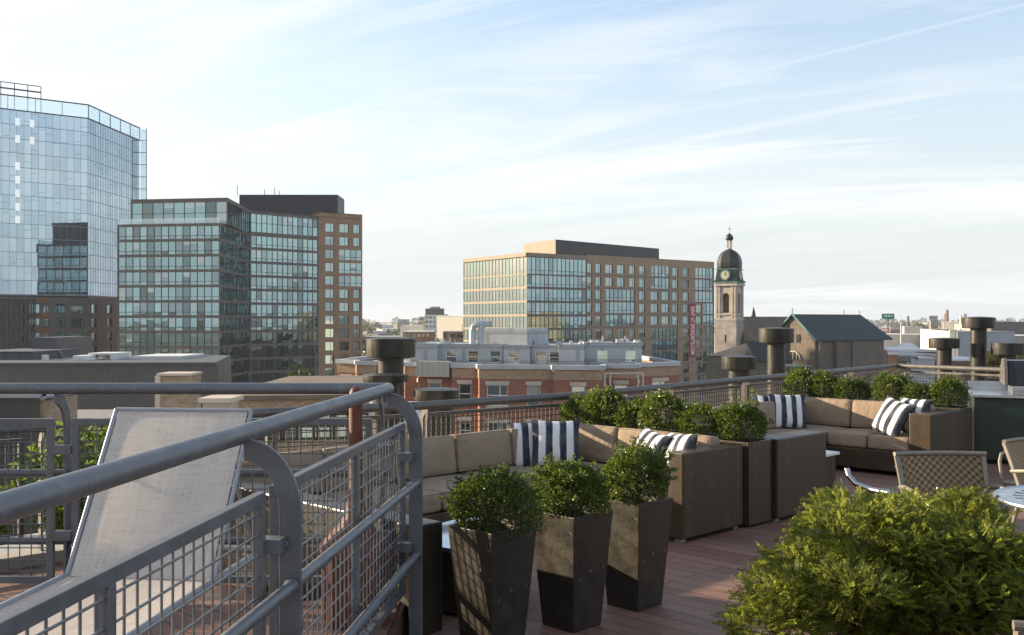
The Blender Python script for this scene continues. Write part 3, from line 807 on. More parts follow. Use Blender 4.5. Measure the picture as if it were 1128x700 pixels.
def u_sofa(label, ua, ub, vl, vr, left_full, arm_h, arm_t, depth=0.84):
    u0, v0 = (ua + ub) / 2, VB + depth / 2
    x, y = uv(u0, v0)
    s = thing('sofa', label, 'sofa', (x, y, 0), UR, 'sectional sofas')
    vf = VB + depth
    base = MB(); uvbox(base, u0, v0, ua, ub, VB + 0.085, vf, 0.05, 0.27)
    uvbox(base, u0, v0, ub - depth, ub - 0.085, vf + 0.002, vr - arm_t - 0.002, 0.05, 0.27)
    if left_full: uvbox(base, u0, v0, ua + 0.085, ua + depth, vf + 0.002, vl - arm_t - 0.002, 0.05, 0.27)
    base.build('base', 'wicker', s, False, 0.008, world=False)
    bk = MB(); uvbox(bk, u0, v0, ua, ub, VB, VB + 0.083, 0.05, arm_h)
    uvbox(bk, u0, v0, ub - 0.083, ub, VB + 0.085, vr - arm_t - 0.002, 0.05, arm_h)
    if left_full: uvbox(bk, u0, v0, ua, ua + 0.083, VB + 0.085, vl - arm_t - 0.002, 0.05, arm_h)
    bk.build('back_shell', 'wicker', s, False, 0.012, world=False)
    a_ = MB(); uvbox(a_, u0, v0, ub - depth, ub, vr - arm_t, vr, 0.03, arm_h); a_.build('arm', 'wicker', s, False, 0.012, world=False)
    if left_full:
        a_ = MB(); uvbox(a_, u0, v0, ua, ua + depth, vl - arm_t, vl, 0.03, arm_h); a_.build('arm', 'wicker', s, False, 0.012, world=False)
    else:
        a_ = MB(); uvbox(a_, u0, v0, ua - 0.19, ua - 0.002, VB, vl, 0.03, 0.62); a_.build('arm', 'wicker_dark', s, False, 0.012, world=False)
    ft = MB()
    for (fu, fv) in ((ua + 0.06, VB + 0.1), (ub - 0.06, VB + 0.1), (ub - depth + 0.06, vr - 0.07), (ub - 0.06, vr - 0.07), ((ua + ub) / 2, vf - 0.06)):
        uvbox(ft, u0, v0, fu - 0.03, fu + 0.03, fv - 0.03, fv + 0.03, 0.0, 0.03)
    if left_full: uvbox(ft, u0, v0, ua + 0.03, ua + 0.09, vl - 0.1, vl - 0.04, 0.0, 0.03)
    ft.build('feet', 'alu_light', s, world=False)
    # seat cushions
    il = ua + depth if left_full else ua
    n = max(1, round((ub - depth - il) / 0.66))
    for i in range(n):
        w = (ub - depth - il) / n
        cushion_part(s, 'seat_cushion', u0, v0, il + w * i, il + w * (i + 1), VB + 0.085, vf, 0.272, 0.425)
    cushion_part(s, 'seat_cushion', u0, v0, ub - depth, ub - 0.085, VB + 0.085, vf, 0.272, 0.425)
    if left_full: cushion_part(s, 'seat_cushion', u0, v0, ua + 0.085, ua + depth, VB + 0.085, vf, 0.272, 0.425)
    m_ = vr - arm_t - vf; k = 2
    for i in range(k): cushion_part(s, 'seat_cushion', u0, v0, ub - depth, ub - 0.085, vf + m_ * i / k, vf + m_ * (i + 1) / k, 0.272, 0.425)
    if left_full:
        m2 = vl - arm_t - vf
        for i in range(k): cushion_part(s, 'seat_cushion', u0, v0, ua + 0.085, ua + depth, vf + m2 * i / k, vf + m2 * (i + 1) / k, 0.272, 0.425)
    # back cushions
    u = ub - 0.085 - 0.20; j = 0
    while u - 0.65 > (ua + 0.28 if left_full else ua) - 0.3:
        w0 = max(u - 0.65, ua + 0.28 if left_full else ua)
        if u - w0 > 0.12: cushion_part(s, 'back_cushion', u0, v0, w0, u, VB + 0.10, VB + 0.28, 0.43, 0.745, 0.04, 0.015, ('X', R(-7)))
        u -= 0.65
    v = VB + 0.09
    vend = vr - arm_t
    segs = [v, v + (vend - v) * 0.44, v + (vend - v) * 0.84, vend - 0.005]
    for va, vb2 in zip(segs[:-1], segs[1:]):
        cushion_part(s, 'back_cushion', u0, v0, ub - 0.27, ub - 0.10, va, vb2, 0.43, 0.755, 0.04, 0.015, ('Y', R(7)))
    if left_full:
        vend = vl - arm_t
        for va, vb2 in ((v + 0.2, v + 0.95), (v + 0.95, vend - 0.01)):
            cushion_part(s, 'back_cushion', u0, v0, ua + 0.10, ua + 0.27, va, vb2, 0.43, 0.755, 0.04, 0.015, ('Y', R(-7)))
    return s
sofa_a = u_sofa('nearer brown wicker sectional sofa with taupe cushions, behind the three tall planters', 3.63, 7.25, -4.15, -4.575, False, 0.69, 0.14)
sofa_b = u_sofa('farther brown wicker sectional sofa with sunlit taupe cushions, beyond the planter box', 7.65, 11.65, -4.50, -4.53, True, 0.70, 0.24)

# pillows
def pillow_mesh():
    n = 22; mb = MB(); w, h, t = 0.215, 0.205, 0.075
    for sgn in (1, -1):
        vs = []
        for i in range(n + 1):
            for j in range(n + 1):
                a, c = -1 + 2 * i / n, -1 + 2 * j / n
                e = max(0, 1 - abs(a) ** 2.6) * max(0, 1 - abs(c) ** 2.6)
                pinch_x = 1 - 0.07 * (1 - c * c) ; pinch_z = 1 - 0.07 * (1 - a * a)
                wr = 0.006 * math.sin(5 * a + 3 * c) * e
                vs.append((a * w * pinch_x, sgn * (t * e ** 0.55 + 0.004) + wr, c * h * pinch_z))
        fs = []
        for i in range(n):
            for j in range(n):
                q = (i * (n + 1) + j, (i + 1) * (n + 1) + j, (i + 1) * (n + 1) + j + 1, i * (n + 1) + j + 1)
                fs.append(q if sgn < 0 else tuple(reversed(q)))
        mb.add(vs, fs)
    return mb
pil0 = None
def pillow(x, y, z, rz, tilt, label, roll=0, sc=1.0):
    global pil0
    if pil0 is None:
        pil0 = pillow_mesh().build('pillow', 'pillow_stripes', None, True); p = pil0
    else:
        p = pil0.copy(); COL.objects.link(p)
    p.location = (x, y, z); p.rotation_mode = 'XYZ'
    p.rotation_euler = (Matrix.Rotation(rz, 4, 'Z') @ Matrix.Rotation(tilt, 4, 'X') @ Matrix.Rotation(roll, 4, 'Y')).to_euler()
    p.scale = (sc, sc, sc)
    tag(p, label, 'pillow', 'striped throw pillows')
T = R(-16)
pillow(px(586, 9.05), 9.03, 0.605, R(4), T, 'navy striped pillow in the corner of the nearer sofa, behind its twin', R(-2))
pillow(px(612, 8.92), 8.92, 0.630, R(2), T, 'navy and white striped pillow in front in the corner of the nearer sofa', R(1))
pillow(px(849, 12.2), 12.2, 0.61, R(-3), T, 'navy striped pillow in the corner of the farther sofa, half behind its twin')
pillow(px(868, 12.05), 12.06, 0.630, R(0), T, 'navy and white striped pillow in front in the corner of the farther sofa', R(1))
x, y = uv(6.74, -5.16); pillow(x, y, 0.60, R(-66), R(-24), 'striped pillow leaning on the nearer sofa, farther from its end arm', R(6))
x, y = uv(6.74, -4.88); pillow(x, y, 0.60, R(-66), R(-20), 'striped pillow leaning inside the end arm of the nearer sofa', R(-4))
x, y = uv(11.02, -5.06); pillow(x, y, 0.62, R(-66), R(-27), 'striped pillow leaning in the sun on the farther sofa, in front of another', R(12), 1.05)
x, y = uv(11.24, -4.92); pillow(x, y, 0.63, R(-62), R(-14), 'striped pillow beside the end arm of the farther sofa, behind another')

# planter boxes with their boxwoods
def planter_box(label, ua, ub, va, vb, h):
    x, y = uv((ua + ub) / 2, (va + vb) / 2)
    r = thing('planter_box', label, 'planter box', (x, y, 0), UR, 'long wicker planter boxes')
    a, b2 = (ub - ua) / 2, (vb - va) / 2
    mb = MB(); t = 0.03
    mb.box(-a, a, -b2, -b2 + t, 0.02, h).box(-a, a, b2 - t, b2, 0.02, h).box(-a, -a + t, -b2 + t + 0.001, b2 - t - 0.001, 0.02, h).box(a - t, a, -b2 + t + 0.001, b2 - t - 0.001, 0.02, h)
    mb.box(-a + t, a - t, -b2 + t, b2 - t, 0.03, 0.06)
    mb.build('box', 'wicker', r, False, 0.006, world=False)
    MB().box(-a + t + 0.001, a - t - 0.001, -b2 + t + 0.001, b2 - t - 0.001, 0.06, h - 0.04).build('soil', 'soil', r, world=False)
    return r
planter_box('wicker planter box of boxwoods between the two sofas', 7.275, 7.625, -6.62, -4.54, 0.70)
planter_box('wicker planter box of boxwoods beyond the farther sofa, beside the grill', 11.68, 12.02, -6.85, -4.56, 0.71)

def box_foliage(n, seed, w=0.215, h=0.34, size=0.021):
    g = np.random.default_rng(seed)
    d = unit(g.normal(size=(n, 3))); d[:, 2] = np.where(d[:, 2] < -0.55, -d[:, 2], d[:, 2])
    d = unit(d)
    rad = lumpy(d, seed, 0.2, 16) * (0.60 + 0.42 * g.random(n) ** 0.55)
    # upright sprigs that break the outline
    spr = g.random(n) < 0.17
    k = 46; sd = unit(g.normal(size=(k, 3)) + np.array([0, 0, 0.9])); sd[:, 2] = np.abs(sd[:, 2])
    idx = g.integers(0, k, n)
    c = np.array([0, 0, h * 0.46]); sc = np.array([w, w, h * 0.56])
    pos = c + d * sc * rad[:, None]
    tpar = 0.85 + 0.45 * g.random(n)
    pos2 = c + sd[idx] * sc * (tpar * lumpy(sd, seed, 0.2, 16)[idx])[:, None] + g.normal(size=(n, 3)) * 0.006
    pos = np.where(spr[:, None], pos2, pos)
    dirs = d * 0.8 + g.normal(size=(n, 3)) * 0.65 + np.array([0, 0, 0.35])
    return leaf_arrays(pos, dirs, size * g.uniform(0.7, 1.25, n), 0.62, 0.3)
def twigs(h, w, seed, n=14):
    g = random.Random(seed); mb = MB()
    for i in range(n):
        a = g.random() * 6.28; r = w * g.uniform(0.2, 0.8); z = h * g.uniform(0.5, 0.9)
        mb.tube([(0.02 * math.cos(a), 0.02 * math.sin(a), -0.02), (r * 0.5 * math.cos(a), r * 0.5 * math.sin(a), z * 0.55), (r * math.cos(a), r * math.sin(a), z)], [0.006, 0.004, 0.002], 5)
    return mb
BW = []
def boxwood(x, y, z, label, var, sc=(1, 1, 1), rot=0, group='boxwoods in the planter boxes', dense=False):
    key = (var, dense)
    ex = [o for k_, o in BW if k_ == key]
    if ex:
        return copy_tree(ex[0], (x, y, z), rot, label, sc)
    o = thing('boxwood_shrub', label, 'shrub', (x, y, z), rot, group); o.scale = sc
    V, Fq = box_foliage(15000 if dense else 5600, 100 + var + (50 if dense else 0), w=0.222 if dense else 0.215, size=0.0165 if dense else 0.023)
    arr_mesh('foliage', V, Fq, 'leaf_box', o)
    twigs(0.33, 0.2, var).build('stem', 'bark', o, True, world=False)
    BW.append((key, o))
    return o
row_a = [(-4.74, 'boxwood at the near end of the planter box between the sofas'), (-5.14, 'boxwood second from the near end of the planter box between the sofas'),
         (-5.50, 'boxwood third from the near end of the planter box between the sofas'), (-5.86, 'boxwood fourth from the near end of the planter box between the sofas'),
         (-6.18, 'boxwood fifth from the near end of the planter box between the sofas'), (-6.5, 'boxwood at the railing end of the planter box between the sofas')]
for i, (v, lab) in enumerate(row_a):
    x, y = uv(7.45, v); boxwood(x, y, 0.66, lab, i % 5, (1.0 + 0.12 * (i % 2), 1.0, [0.98, 0.86, 1.08, 0.92, 1.12, 0.9][i]), i * 1.7)
row_b = [(-4.80, 'boxwood at the near end of the planter box beside the grill'), (-5.12, 'boxwood second from the near end of the planter box beside the grill'),
         (-5.46, 'boxwood third from the near end of the planter box beside the grill'), (-5.96, 'boxwood third from the railing end of the planter box beside the grill'),
         (-6.33, 'boxwood second from the railing end of the planter box beside the grill'), (-6.64, 'boxwood at the railing end of the planter box beside the grill')]
for i, (v, lab) in enumerate(row_b):
    x, y = uv(11.85, v); boxwood(x, y, 0.67, lab, (i + 2) % 5, (0.95 + 0.12 * (i % 2), 0.95, [1.0, 0.88, 1.12, 0.9, 1.02, 1.14][i]), i * 2.1)

# three tall tapered planters
def tall_planter(fx, fy, label, first=None):
    s = 0.33; x, y = fx, fy + s * S2                     # centre behind the front corner
    if first: return copy_tree(first, (x, y, 0), UR, label)
    r = thing('tall_planter', label, 'planter', (x, y, 0), UR, 'tall tapered planters')
    a, b2, h = s / 2, s * 0.35, 0.64
    mb = MB(); P = lambda k, z: [(-k, -k, z), (k, -k, z), (k, k, z), (-k, k, z)]
    mb.add(P(b2, 0.0) + P(a, h) + P(a - 0.018, h) + P(a - 0.03, h - 0.08),
           [(3, 2, 1, 0)] + [(i, (i + 1) % 4, 4 + (i + 1) % 4, 4 + i) for i in range(4)] + [(4 + i, 4 + (i + 1) % 4, 8 + (i + 1) % 4, 8 + i) for i in range(4)]
           + [(8 + i, 8 + (i + 1) % 4, 12 + (i + 1) % 4, 12 + i) for i in range(4)])
    mb.build('pot', 'planter_metal', r, False, 0.004, world=False)
    MB().box(-a + 0.03, a - 0.03, -a + 0.03, a - 0.03, h - 0.1, h - 0.05).build('soil', 'soil', r, world=False)
    return r
tpl = [('tall tapered dark planter nearest the camera, cut by the bottom of the photo', 541.5, 588.5), ('tall tapered dark planter in the middle of the row of three', 632.5, 571), ('tall tapered dark planter farthest along the row, beside the sofa end arm', 704.3, 556)]
bl = ['round boxwood in the tall planter nearest the camera', 'round boxwood in the middle tall planter', 'round boxwood in the tall planter beside the sofa end arm']
first = None
for i, (lab, xx, yy) in enumerate(tpl):
    X, Y = gp(xx, yy, 0.64); p_ = tall_planter(X, Y, lab, first); first = first or p_
    boxwood(p_.location.x, p_.location.y, 0.60, bl[i], i, ([1.0, 1.0, 1.02][i], 1.02, [0.84, 0.82, 0.86][i]), i * 2.2 + 0.4, 'boxwoods in the tall planters', True)

# coffee tables
def coffee_table(label, pts_near, width, mat_top, overhang=0.03, h=0.40):
    a, b2 = Vector(pts_near[0]), Vector(pts_near[1]); L = (b2 - a).length; t = (b2 - a).normalized(); ang = math.atan2(t.y, t.x)
    c = (a + b2) / 2 + Vector((-t.y, t.x)) * width / 2
    r = thing('coffee_table', label, 'coffee table', (c.x, c.y, 0), ang, 'wicker coffee tables')
    MB().box(-L / 2 + overhang, L / 2 - overhang, -width / 2 + overhang, width / 2 - overhang, 0.02, h - 0.03).build('base', 'wicker', r, False, 0.008, world=False)
    MB().box(-L / 2, L / 2, -width / 2, width / 2, h - 0.028, h).build('table_top', mat_top, r, False, 0.004, world=False)
coffee_table('wicker coffee table with blue glass top, half hidden behind the nearest tall planter', ((-0.30, 5.80), (0.16, 6.5)), 0.55, 'table_glass')
coffee_table('wicker coffee table with pale top, in front of the farther sofa', (uv(8.75, -4.87), uv(9.46, -4.87)), 0.6, 'white_paint')

# ================================================================== dining set
def dining_chair():
    r = thing('dining_chair', '', 'dining chair', (0, 0, 0), 0, 'woven metal dining chairs')
    w = 0.255
    # local: sitter faces -y, back at +y
    b_ = MB(); n, k = 8, 10
    def bp(s, c):                          # s 0..1 up, c -1..1 across
        return Vector((c * (w - 0.02) * (1.0 + 0.10 * s), 0.17 + 0.13 * s ** 1.2 + 0.035 * (1 - c * c) - 0.02, 0.46 + 0.385 * s))
    vs = [bp(i / n, -1 + 2 * j / k) for i in range(n + 1) for j in range(k + 1)]
    vs += [p + Vector((0, 0.008, 0)) for p in vs]
    o2 = (n + 1) * (k + 1); fs = []
    for i in range(n):
        for j in range(k):
            a = i * (k + 1) + j
            fs.append((a, a + 1, a + k + 2, a + k + 1)); fs.append((o2 + a + k + 1, o2 + a + k + 2, o2 + a + 1, o2 + a))
    b_.add(vs, fs); b_.build('backrest', 'chair_weave', r, True, world=False)
    f_ = MB()
    for sx in (-1, 1):
        f_.sheet([bp(s, sx * 1.0) + Vector((-0.0 if sx > 0 else -0.028, -0.008, 0)) for s in (0, 0.35, 0.7, 1.0)] + [bp(s, sx) + Vector((0.028 if sx > 0 else 0.0, -0.008, 0)) for s in (1.0, 0.7, 0.35, 0)], (0, 0.024, 0))
    tops = [bp(1.0, -1.12 + 2.24 * j / 10) + Vector((0, 0.004, 0.012)) for j in range(11)]
    f_.tube(tops, 0.015, 8)
    bots = [bp(0.0, -1 + 2 * j / 10) + Vector((0, 0.004, 0)) for j in range(11)]
    f_.tube(bots, 0.012, 8)
    f_.build('back_frame', 'champagne', r, True, world=False)
    MB().box(-w + 0.02, w - 0.02, -0.27, 0.19, 0.425, 0.437).build('seat', 'chair_weave', r, False, 0.004, world=False)
    sf = MB()
    for sx in (-1, 1): sf.tube([(sx * (w - 0.01), -0.28, 0.43), (sx * (w - 0.01), 0.2, 0.43)], 0.014, 8)
    sf.tube([(-w + 0.01, -0.28, 0.43), (w - 0.01, -0.28, 0.43)], 0.014, 8); sf.tube([(-w + 0.01, 0.2, 0.43), (w - 0.01, 0.2, 0.43)], 0.014, 8)
    sf.build('seat_frame', 'champagne', r, True, world=False)
    for sx in (-1, 1):
        MB().tube([(sx * (w + 0.0), -0.27, 0.43), (sx * (w + 0.02), -0.30, 0.0)], 0.013, 8).build('leg', 'champagne', r, True, world=False)
        MB().tube([(sx * (w + 0.0), 0.19, 0.45), (sx * (w + 0.02), 0.29, 0.0)], 0.013, 8).build('leg', 'champagne', r, True, world=False)
        MB().tube([(sx * (w + 0.012), 0.235, 0.655), (sx * (w + 0.035), 0.10, 0.675), (sx * (w + 0.04), -0.12, 0.67), (sx * (w + 0.035), -0.25, 0.645), (sx * (w + 0.02), -0.29, 0.59), (sx * (w + 0.005), -0.28, 0.44)], 0.014, 8).build('arm', 'champagne', r, True, world=False)
    return r
ch = dining_chair()
ch.location = (2.70, 6.18, 0); ch['label'] = 'woven dining chair behind the metal table, its back facing the camera full on'
copy_tree(ch, (3.80, 7.0, 0), R(28), 'woven dining chair at the right edge of the photo, beyond the metal table')
copy_tree(ch, (4.22, 7.95, 0), R(-60), 'dining chair at the right edge seen past another, in front of the grill')
copy_tree(ch, (1.66, 3.12, 0), R(183), 'dining chair in the bottom right corner, only its top rail and arm showing')
tb = thing('dining_table', 'round silver metal table with radiating slots, beside the big shrub', 'table', (3.16, 5.5, 0)); tb.scale = (0.92, 0.92, 1)
mb = MB(); per = 26; rads = [0.03, 0.10, 0.16, 0.30, 0.33, 0.46, 0.56]
angs = []
for i in range(per): angs += [2 * math.pi * i / per, 2 * math.pi * (i + 0.32) / per]
for zz in (0.73, 0.724):
    for i in range(len(angs)):
        a0, a1 = angs[i], angs[(i + 1) % len(angs)]
        for j in range(len(rads) - 1):
            if i % 2 == 0 and j in (2, 4): continue
            q = [(rads[j] * math.cos(a0), rads[j] * math.sin(a0), zz), (rads[j + 1] * math.cos(a0), rads[j + 1] * math.sin(a0), zz), (rads[j + 1] * math.cos(a1), rads[j + 1] * math.sin(a1), zz), (rads[j] * math.cos(a1), rads[j] * math.sin(a1), zz)]
            mb.quad(*(q if zz > 0.725 else reversed(q)))
mb.build('table_top', 'steel', tb, world=False)
MB().tube([(0.56 * math.cos(2 * math.pi * i / 48), 0.56 * math.sin(2 * math.pi * i / 48), 0.725) for i in range(49)], 0.012, 8).build('rim', 'steel', tb, True, world=False)
for i in range(4):
    a = math.pi / 2 * i + 0.78
    MB().tube([(0.3 * math.cos(a), 0.3 * math.sin(a), 0.715), (0.4 * math.cos(a), 0.4 * math.sin(a), 0.0)], 0.018, 8).build('leg', 'steel', tb, True, world=False)
# low stool with chrome side rails
st = thing('footstool', 'low woven footstool with curved chrome side rails, between the sofa and the big shrub', 'footstool', (2.98, 7.95, 0), R(20))
for sx in (-1, 1):
    MB().tube([(sx * 0.24, 0.28, 0.52), (sx * 0.245, 0.25, 0.47), (sx * 0.25, 0.16, 0.42), (sx * 0.25, 0.0, 0.40), (sx * 0.25, -0.22, 0.41), (sx * 0.25, -0.27, 0.38), (sx * 0.25, -0.28, 0.0)], 0.022, 10).build('side_rail', 'chrome', st, True, world=False)
    MB().tube([(sx * 0.25, 0.12, 0.40), (sx * 0.25, 0.16, 0.0)], 0.016, 8).build('leg', 'chrome', st, True, world=False)
MB().box(-0.23, 0.23, -0.25, 0.17, 0.355, 0.375).build('seat', 'chair_weave', st, False, 0.004, world=False)

# grill island
gr = thing('grill', 'outdoor grill island with black hood, steel counter and dark green cabinet side', 'grill', (6.4, 12.2, 0))
gr.rotation_euler.z = R(-22); gr.location.x = 6.55
MB().box(5.43, 5.98, 11.78, 12.60, 0.05, 0.78).build('cabinet', 'grill_green', gr, False, 0.006)
MB().box(5.985, 7.6, 11.80, 12.60, 0.05, 0.78).build('cabinet', 'steel', gr, False, 0.006)
MB().box(5.40, 7.62, 11.72, 12.64, 0.785, 0.82).build('counter', 'steel', gr, False, 0.006)
MB().box(5.40, 7.62, 12.66, 12.70, 0.6, 0.93).build('backsplash', 'steel', gr, False, 0.004)
for i in range(2):
    dr = MB().box(6.02 + i * 0.72, 6.70 + i * 0.72, 11.775, 11.797, 0.10, 0.74).build('drawer', 'steel', gr, False, 0.004)
    MB().tube([(6.08 + i * 0.72, 11.775, 0.66), (6.10 + i * 0.72, 11.735, 0.66), (6.62 + i * 0.72, 11.735, 0.66), (6.64 + i * 0.72, 11.775, 0.66)], 0.012, 8).build('handle', 'chrome', dr, True)
hp = [(11.78, 0.93), (11.86, 1.13), (11.98, 1.22), (12.30, 1.22), (12.48, 1.10), (12.50, 0.93)]
hd = MB().sheet([(5.80, y, z) for y, z in hp], (0.86, 0, 0)).build('hood', 'grill_black', gr, False, 0.012)
for xx in (5.755, 6.663):
    MB().sheet([(xx, y - 0.012 if y < 12 else y + 0.012, z + (0.012 if z > 1 else 0)) for y, z in hp], (0.042, 0, 0)).build('hood_end', 'rail_far', hd, False, 0.006)
em = MB(); n_ = Vector((0, -0.2, 0.08)).normalized()
pts = [(-0.055, 0.0), (-0.04, 0.018), (-0.022, 0.012), (-0.005, 0.036), (0.012, 0.018), (0.028, 0.026), (0.055, 0.0), (0.03, -0.008), (-0.03, -0.008)]
em.sheet([Vector((6.02 + a * 1.2, 11.796 + (c * 1.2 + 0.05) * 0.37, 0.985 + c * 1.2)) + Vector((0, -0.003, 0)) for a, c in pts], (0, -0.005, 0.002))
em.build('emblem', 'white_paint', hd)
MB().box(5.84, 7.55, 11.76, 12.5, 0.823, 0.928).build('firebox', 'steel', gr, False, 0.004)
for i in range(5):
    MB().tube([(5.93 + i * 0.2, 11.76, 0.87), (5.93 + i * 0.2, 11.715, 0.87)], 0.03, 14).build('knob', 'chrome', gr, True)

# ================================================================== big shrub
def big_shrub():
    r = thing('conifer_shrub', 'big feathery yellow-green shrub spreading across the foreground beside the metal table', 'shrub', (1.80, 4.55, 0))
    g = np.random.default_rng(5)
    main = [((-0.44, -0.12, 0.50), (0.44, 0.5, 0.30)), ((0.02, 0.08, 0.60), (0.46, 0.5, 0.27)), ((0.38, 0.16, 0.53), (0.40, 0.5, 0.28)), ((0.62, 0.08, 0.34), (0.32, 0.42, 0.24)),
            ((-0.50, -0.32, 0.34), (0.42, 0.42, 0.28)), ((0.05, -0.28, 0.42), (0.52, 0.45, 0.32)), ((0.48, -0.16, 0.35), (0.44, 0.46, 0.30))]
    lobes = []
    for c_, sc_ in main:
        for j in range(11):
            dd = unit(g.normal(size=(1, 3)))[0]; dd[2] = abs(dd[2]) if g.random() < 0.8 else dd[2] * 0.5
            kk = g.uniform(0.72, 1.02)
            lobes.append((tuple(np.array(c_) + dd * np.array(sc_) * kk), (g.uniform(0.11, 0.19), g.uniform(0.11, 0.19), g.uniform(0.07, 0.12))))
        lobes.append((c_, tuple(0.72 * q_ for q_ in sc_)))
    Vs, Fs, off = [], [], 0
    tot = 14500
    O, D = [], []
    for i, (c, sc) in enumerate(lobes):
        n = int(tot * (2.6 if sc[0] > 0.25 else 0.9) / len(lobes)); d = unit(g.normal(size=(n, 3))); d[:, 2] = np.where(d[:, 2] < -0.25, -d[:, 2], d[:, 2])
        rad = lumpy(d, 300 + i, 0.28, 14) * (0.66 + 0.36 * g.random(n) ** 0.6)
        O.append(np.array(c) + d * np.array(sc) * rad[:, None]); D.append(d)
    O, D = np.concatenate(O), np.concatenate(D)
    n = len(O)
    D = unit(D * np.array([1, 1, 0.55]) + np.array([0, 0, 0.25]) + g.normal(size=(n, 3)) * 0.4)
    L = g.uniform(0.045, 0.10, n)
    up = unit(np.array([0, 0, 1.0]) + g.normal(size=(n, 3)) * 0.45)
    side = unit(np.cross(D, up)); nn = np.cross(side, D)
    K = 8
    for k in range(K):
        s = (k + 0.5) / K
        for sg in (-1, 1):
            base = O + D * (L * s)[:, None] + np.array([0, 0, -0.02]) * (s * s)
            dirs = D * 0.75 + side * sg * (0.85 - 0.4 * s) + nn * 0.15 + g.normal(size=(n, 3)) * 0.16
            V, Fq = leaf_arrays(base, dirs, g.uniform(0.013, 0.022, n) * (1.1 - 0.3 * s), 0.5, 0.25, nn)
            Vs.append(V); Fs.append(Fq + off); off += len(V)
    arr_mesh('foliage', np.concatenate(Vs), np.concatenate(Fs), 'leaf_yew', r)
    mb = MB(); q = random.Random(3)
    for i in range(len(lobes)):
        c, sc = lobes[i]
        e = Vector((c[0] + q.uniform(-0.8, 0.8) * sc[0], c[1] + q.uniform(-0.8, 0.8) * sc[1], c[2] + q.uniform(-0.1, 0.6) * sc[2]))
        b0 = Vector((q.uniform(-0.12, 0.12), q.uniform(-0.1, 0.1), 0.16))
        mb.tube([b0, b0.lerp(e, 0.5) + Vector((0, 0, 0.04)), e], [0.012, 0.007, 0.003], 5)
    mb.build('branches', 'bark', r, True, world=False)
    return r
big_shrub()
pt = thing('planter_pot', 'dark square planter pot under the big feathery shrub', 'planter', (1.80, 4.55, 0))
MB().lathe([(0.0, 0.0), (0.24, 0.0), (0.30, 0.25), (0.31, 0.25), (0.285, 0.23), (0.27, 0.19), (0.0, 0.19)], n=32, pw=6).build('pot', 'planter_metal', pt, True, world=False)

# leafy shrubs seen through the platform's back railing
def leafy(x, y, z, r_, n, mat_, label, seed, size=0.05, sq=1.0, trunk=True, group=None, name='leafy_shrub', cat='shrub', th=None):
    o = thing(name, label, cat, (x, y, z), 0, group)
    g = np.random.default_rng(seed); Vs, Ps, Ds = [], [], []
    for i in range(9):
        c = unit(g.normal(size=(1, 3)))[0] * np.array([r_, r_, r_ * sq]) * 0.55 + np.array([0, 0, r_ * sq])
        d = unit(g.normal(size=(n // 9, 3))); Ps.append(c + d * r_ * np.array([1, 1, sq]) * 0.55 * (0.45 + 0.6 * g.random((n // 9, 1)) ** 0.7) * lumpy(d, seed + i, 0.3)[:, None]); Ds.append(d)
    P_, D_ = np.concatenate(Ps), np.concatenate(Ds)
    V, Fq = leaf_arrays(P_, D_ * 0.6 + g.normal(size=P_.shape) * 0.6 + np.array([0, 0, -0.1]), size * g.uniform(0.7, 1.3, len(P_)), 0.6, 0.25)
    arr_mesh('foliage', V, Fq, mat_, o)
    mb = MB(); q = random.Random(seed); base = -(th if th else r_ * 0.5)
    for i in range(7):
        a = q.random() * 6.28; k = q.uniform(0.2, 0.6) * r_
        mb.tube([(0, 0, base), (0.3 * k * math.cos(a), 0.3 * k * math.sin(a), r_ * sq * 0.4), (k * math.cos(a), k * math.sin(a), r_ * sq * 1.2)], [r_ * 0.07, r_ * 0.05, r_ * 0.02], 6)
    mb.build('trunk', 'bark', o, True, world=False)
    return o
leafy(-2.85, 6.75, 0.28, 0.33, 2400, 'leaf_bright', 'bright leafy shrub behind the back railing, left of the lounge chair', 21, 0.05, 1.15, th=0.28)
leafy(-3.50, 6.75, 0.24, 0.26, 1500, 'leaf_bright', 'low leafy shrub behind the back railing, at the left edge of the photo', 22, 0.045, 0.8, th=0.24)

# ================================================================== roof vents
V0 = {}
def vent(x0, x1, ytop, d, cap_px, neck_frac, label, cap_h=None):
    dia = (x1 - x0) / F * d; zt_ = pz(ytop, d); ch_ = cap_px / F * d
    r = thing('roof_vent', label, 'roof vent', (px((x0 + x1) / 2, d), d, -0.6), 0, 'dark metal roof vents')
    H = zt_ + 0.6; rc = dia / 2; rn = rc * neck_frac
    MB().lathe([(rn, 0.0), (rn * 1.25, 0.02), (rn * 1.25, 0.06), (rn, 0.08)] + [q_ for k_ in (0.36, 0.68) for q_ in ((rn, H * k_ - 0.02), (rn * 1.05, H * k_ - 0.018), (rn * 1.05, H * k_ + 0.018), (rn, H * k_ + 0.02))] + [(rn, H - ch_ * 0.55)], n=32).build('neck', 'vent_metal', r, True, world=False)
    MB().lathe([(rc * 0.90, H - ch_), (rc * 0.99, H - ch_ * 0.97), (rc, H - ch_ * 0.9), (rc, H - ch_ * 0.12), (rc * 1.015, H - ch_ * 0.10), (rc * 1.015, H - ch_ * 0.02), (rc * 0.97, H), (rc * 0.6, H + 0.012), (0.02, H + 0.02)], n=40).build('cap', 'vent_metal', r, True, world=False)
vent(403.5, 457.5, 373, 13.0, 21, 0.53, 'big dark roof vent with broad drum cap in front of the brick building')
vent(400, 450, 413, 12.2, 8, 0.6, 'low dark roof vent partly behind the big drum-capped vent')
vent(456, 506, 429, 11.9, 12, 0.75, 'wide low dark roof vent just above the outer railing, by the nearer sofa')
vent(795, 833, 393, 15.6, 14, 0.62, 'squat dark roof vent in front of the church tower base')
vent(836, 874, 362, 16.6, 16, 0.52, 'tall dark roof vent in front of the church gable')
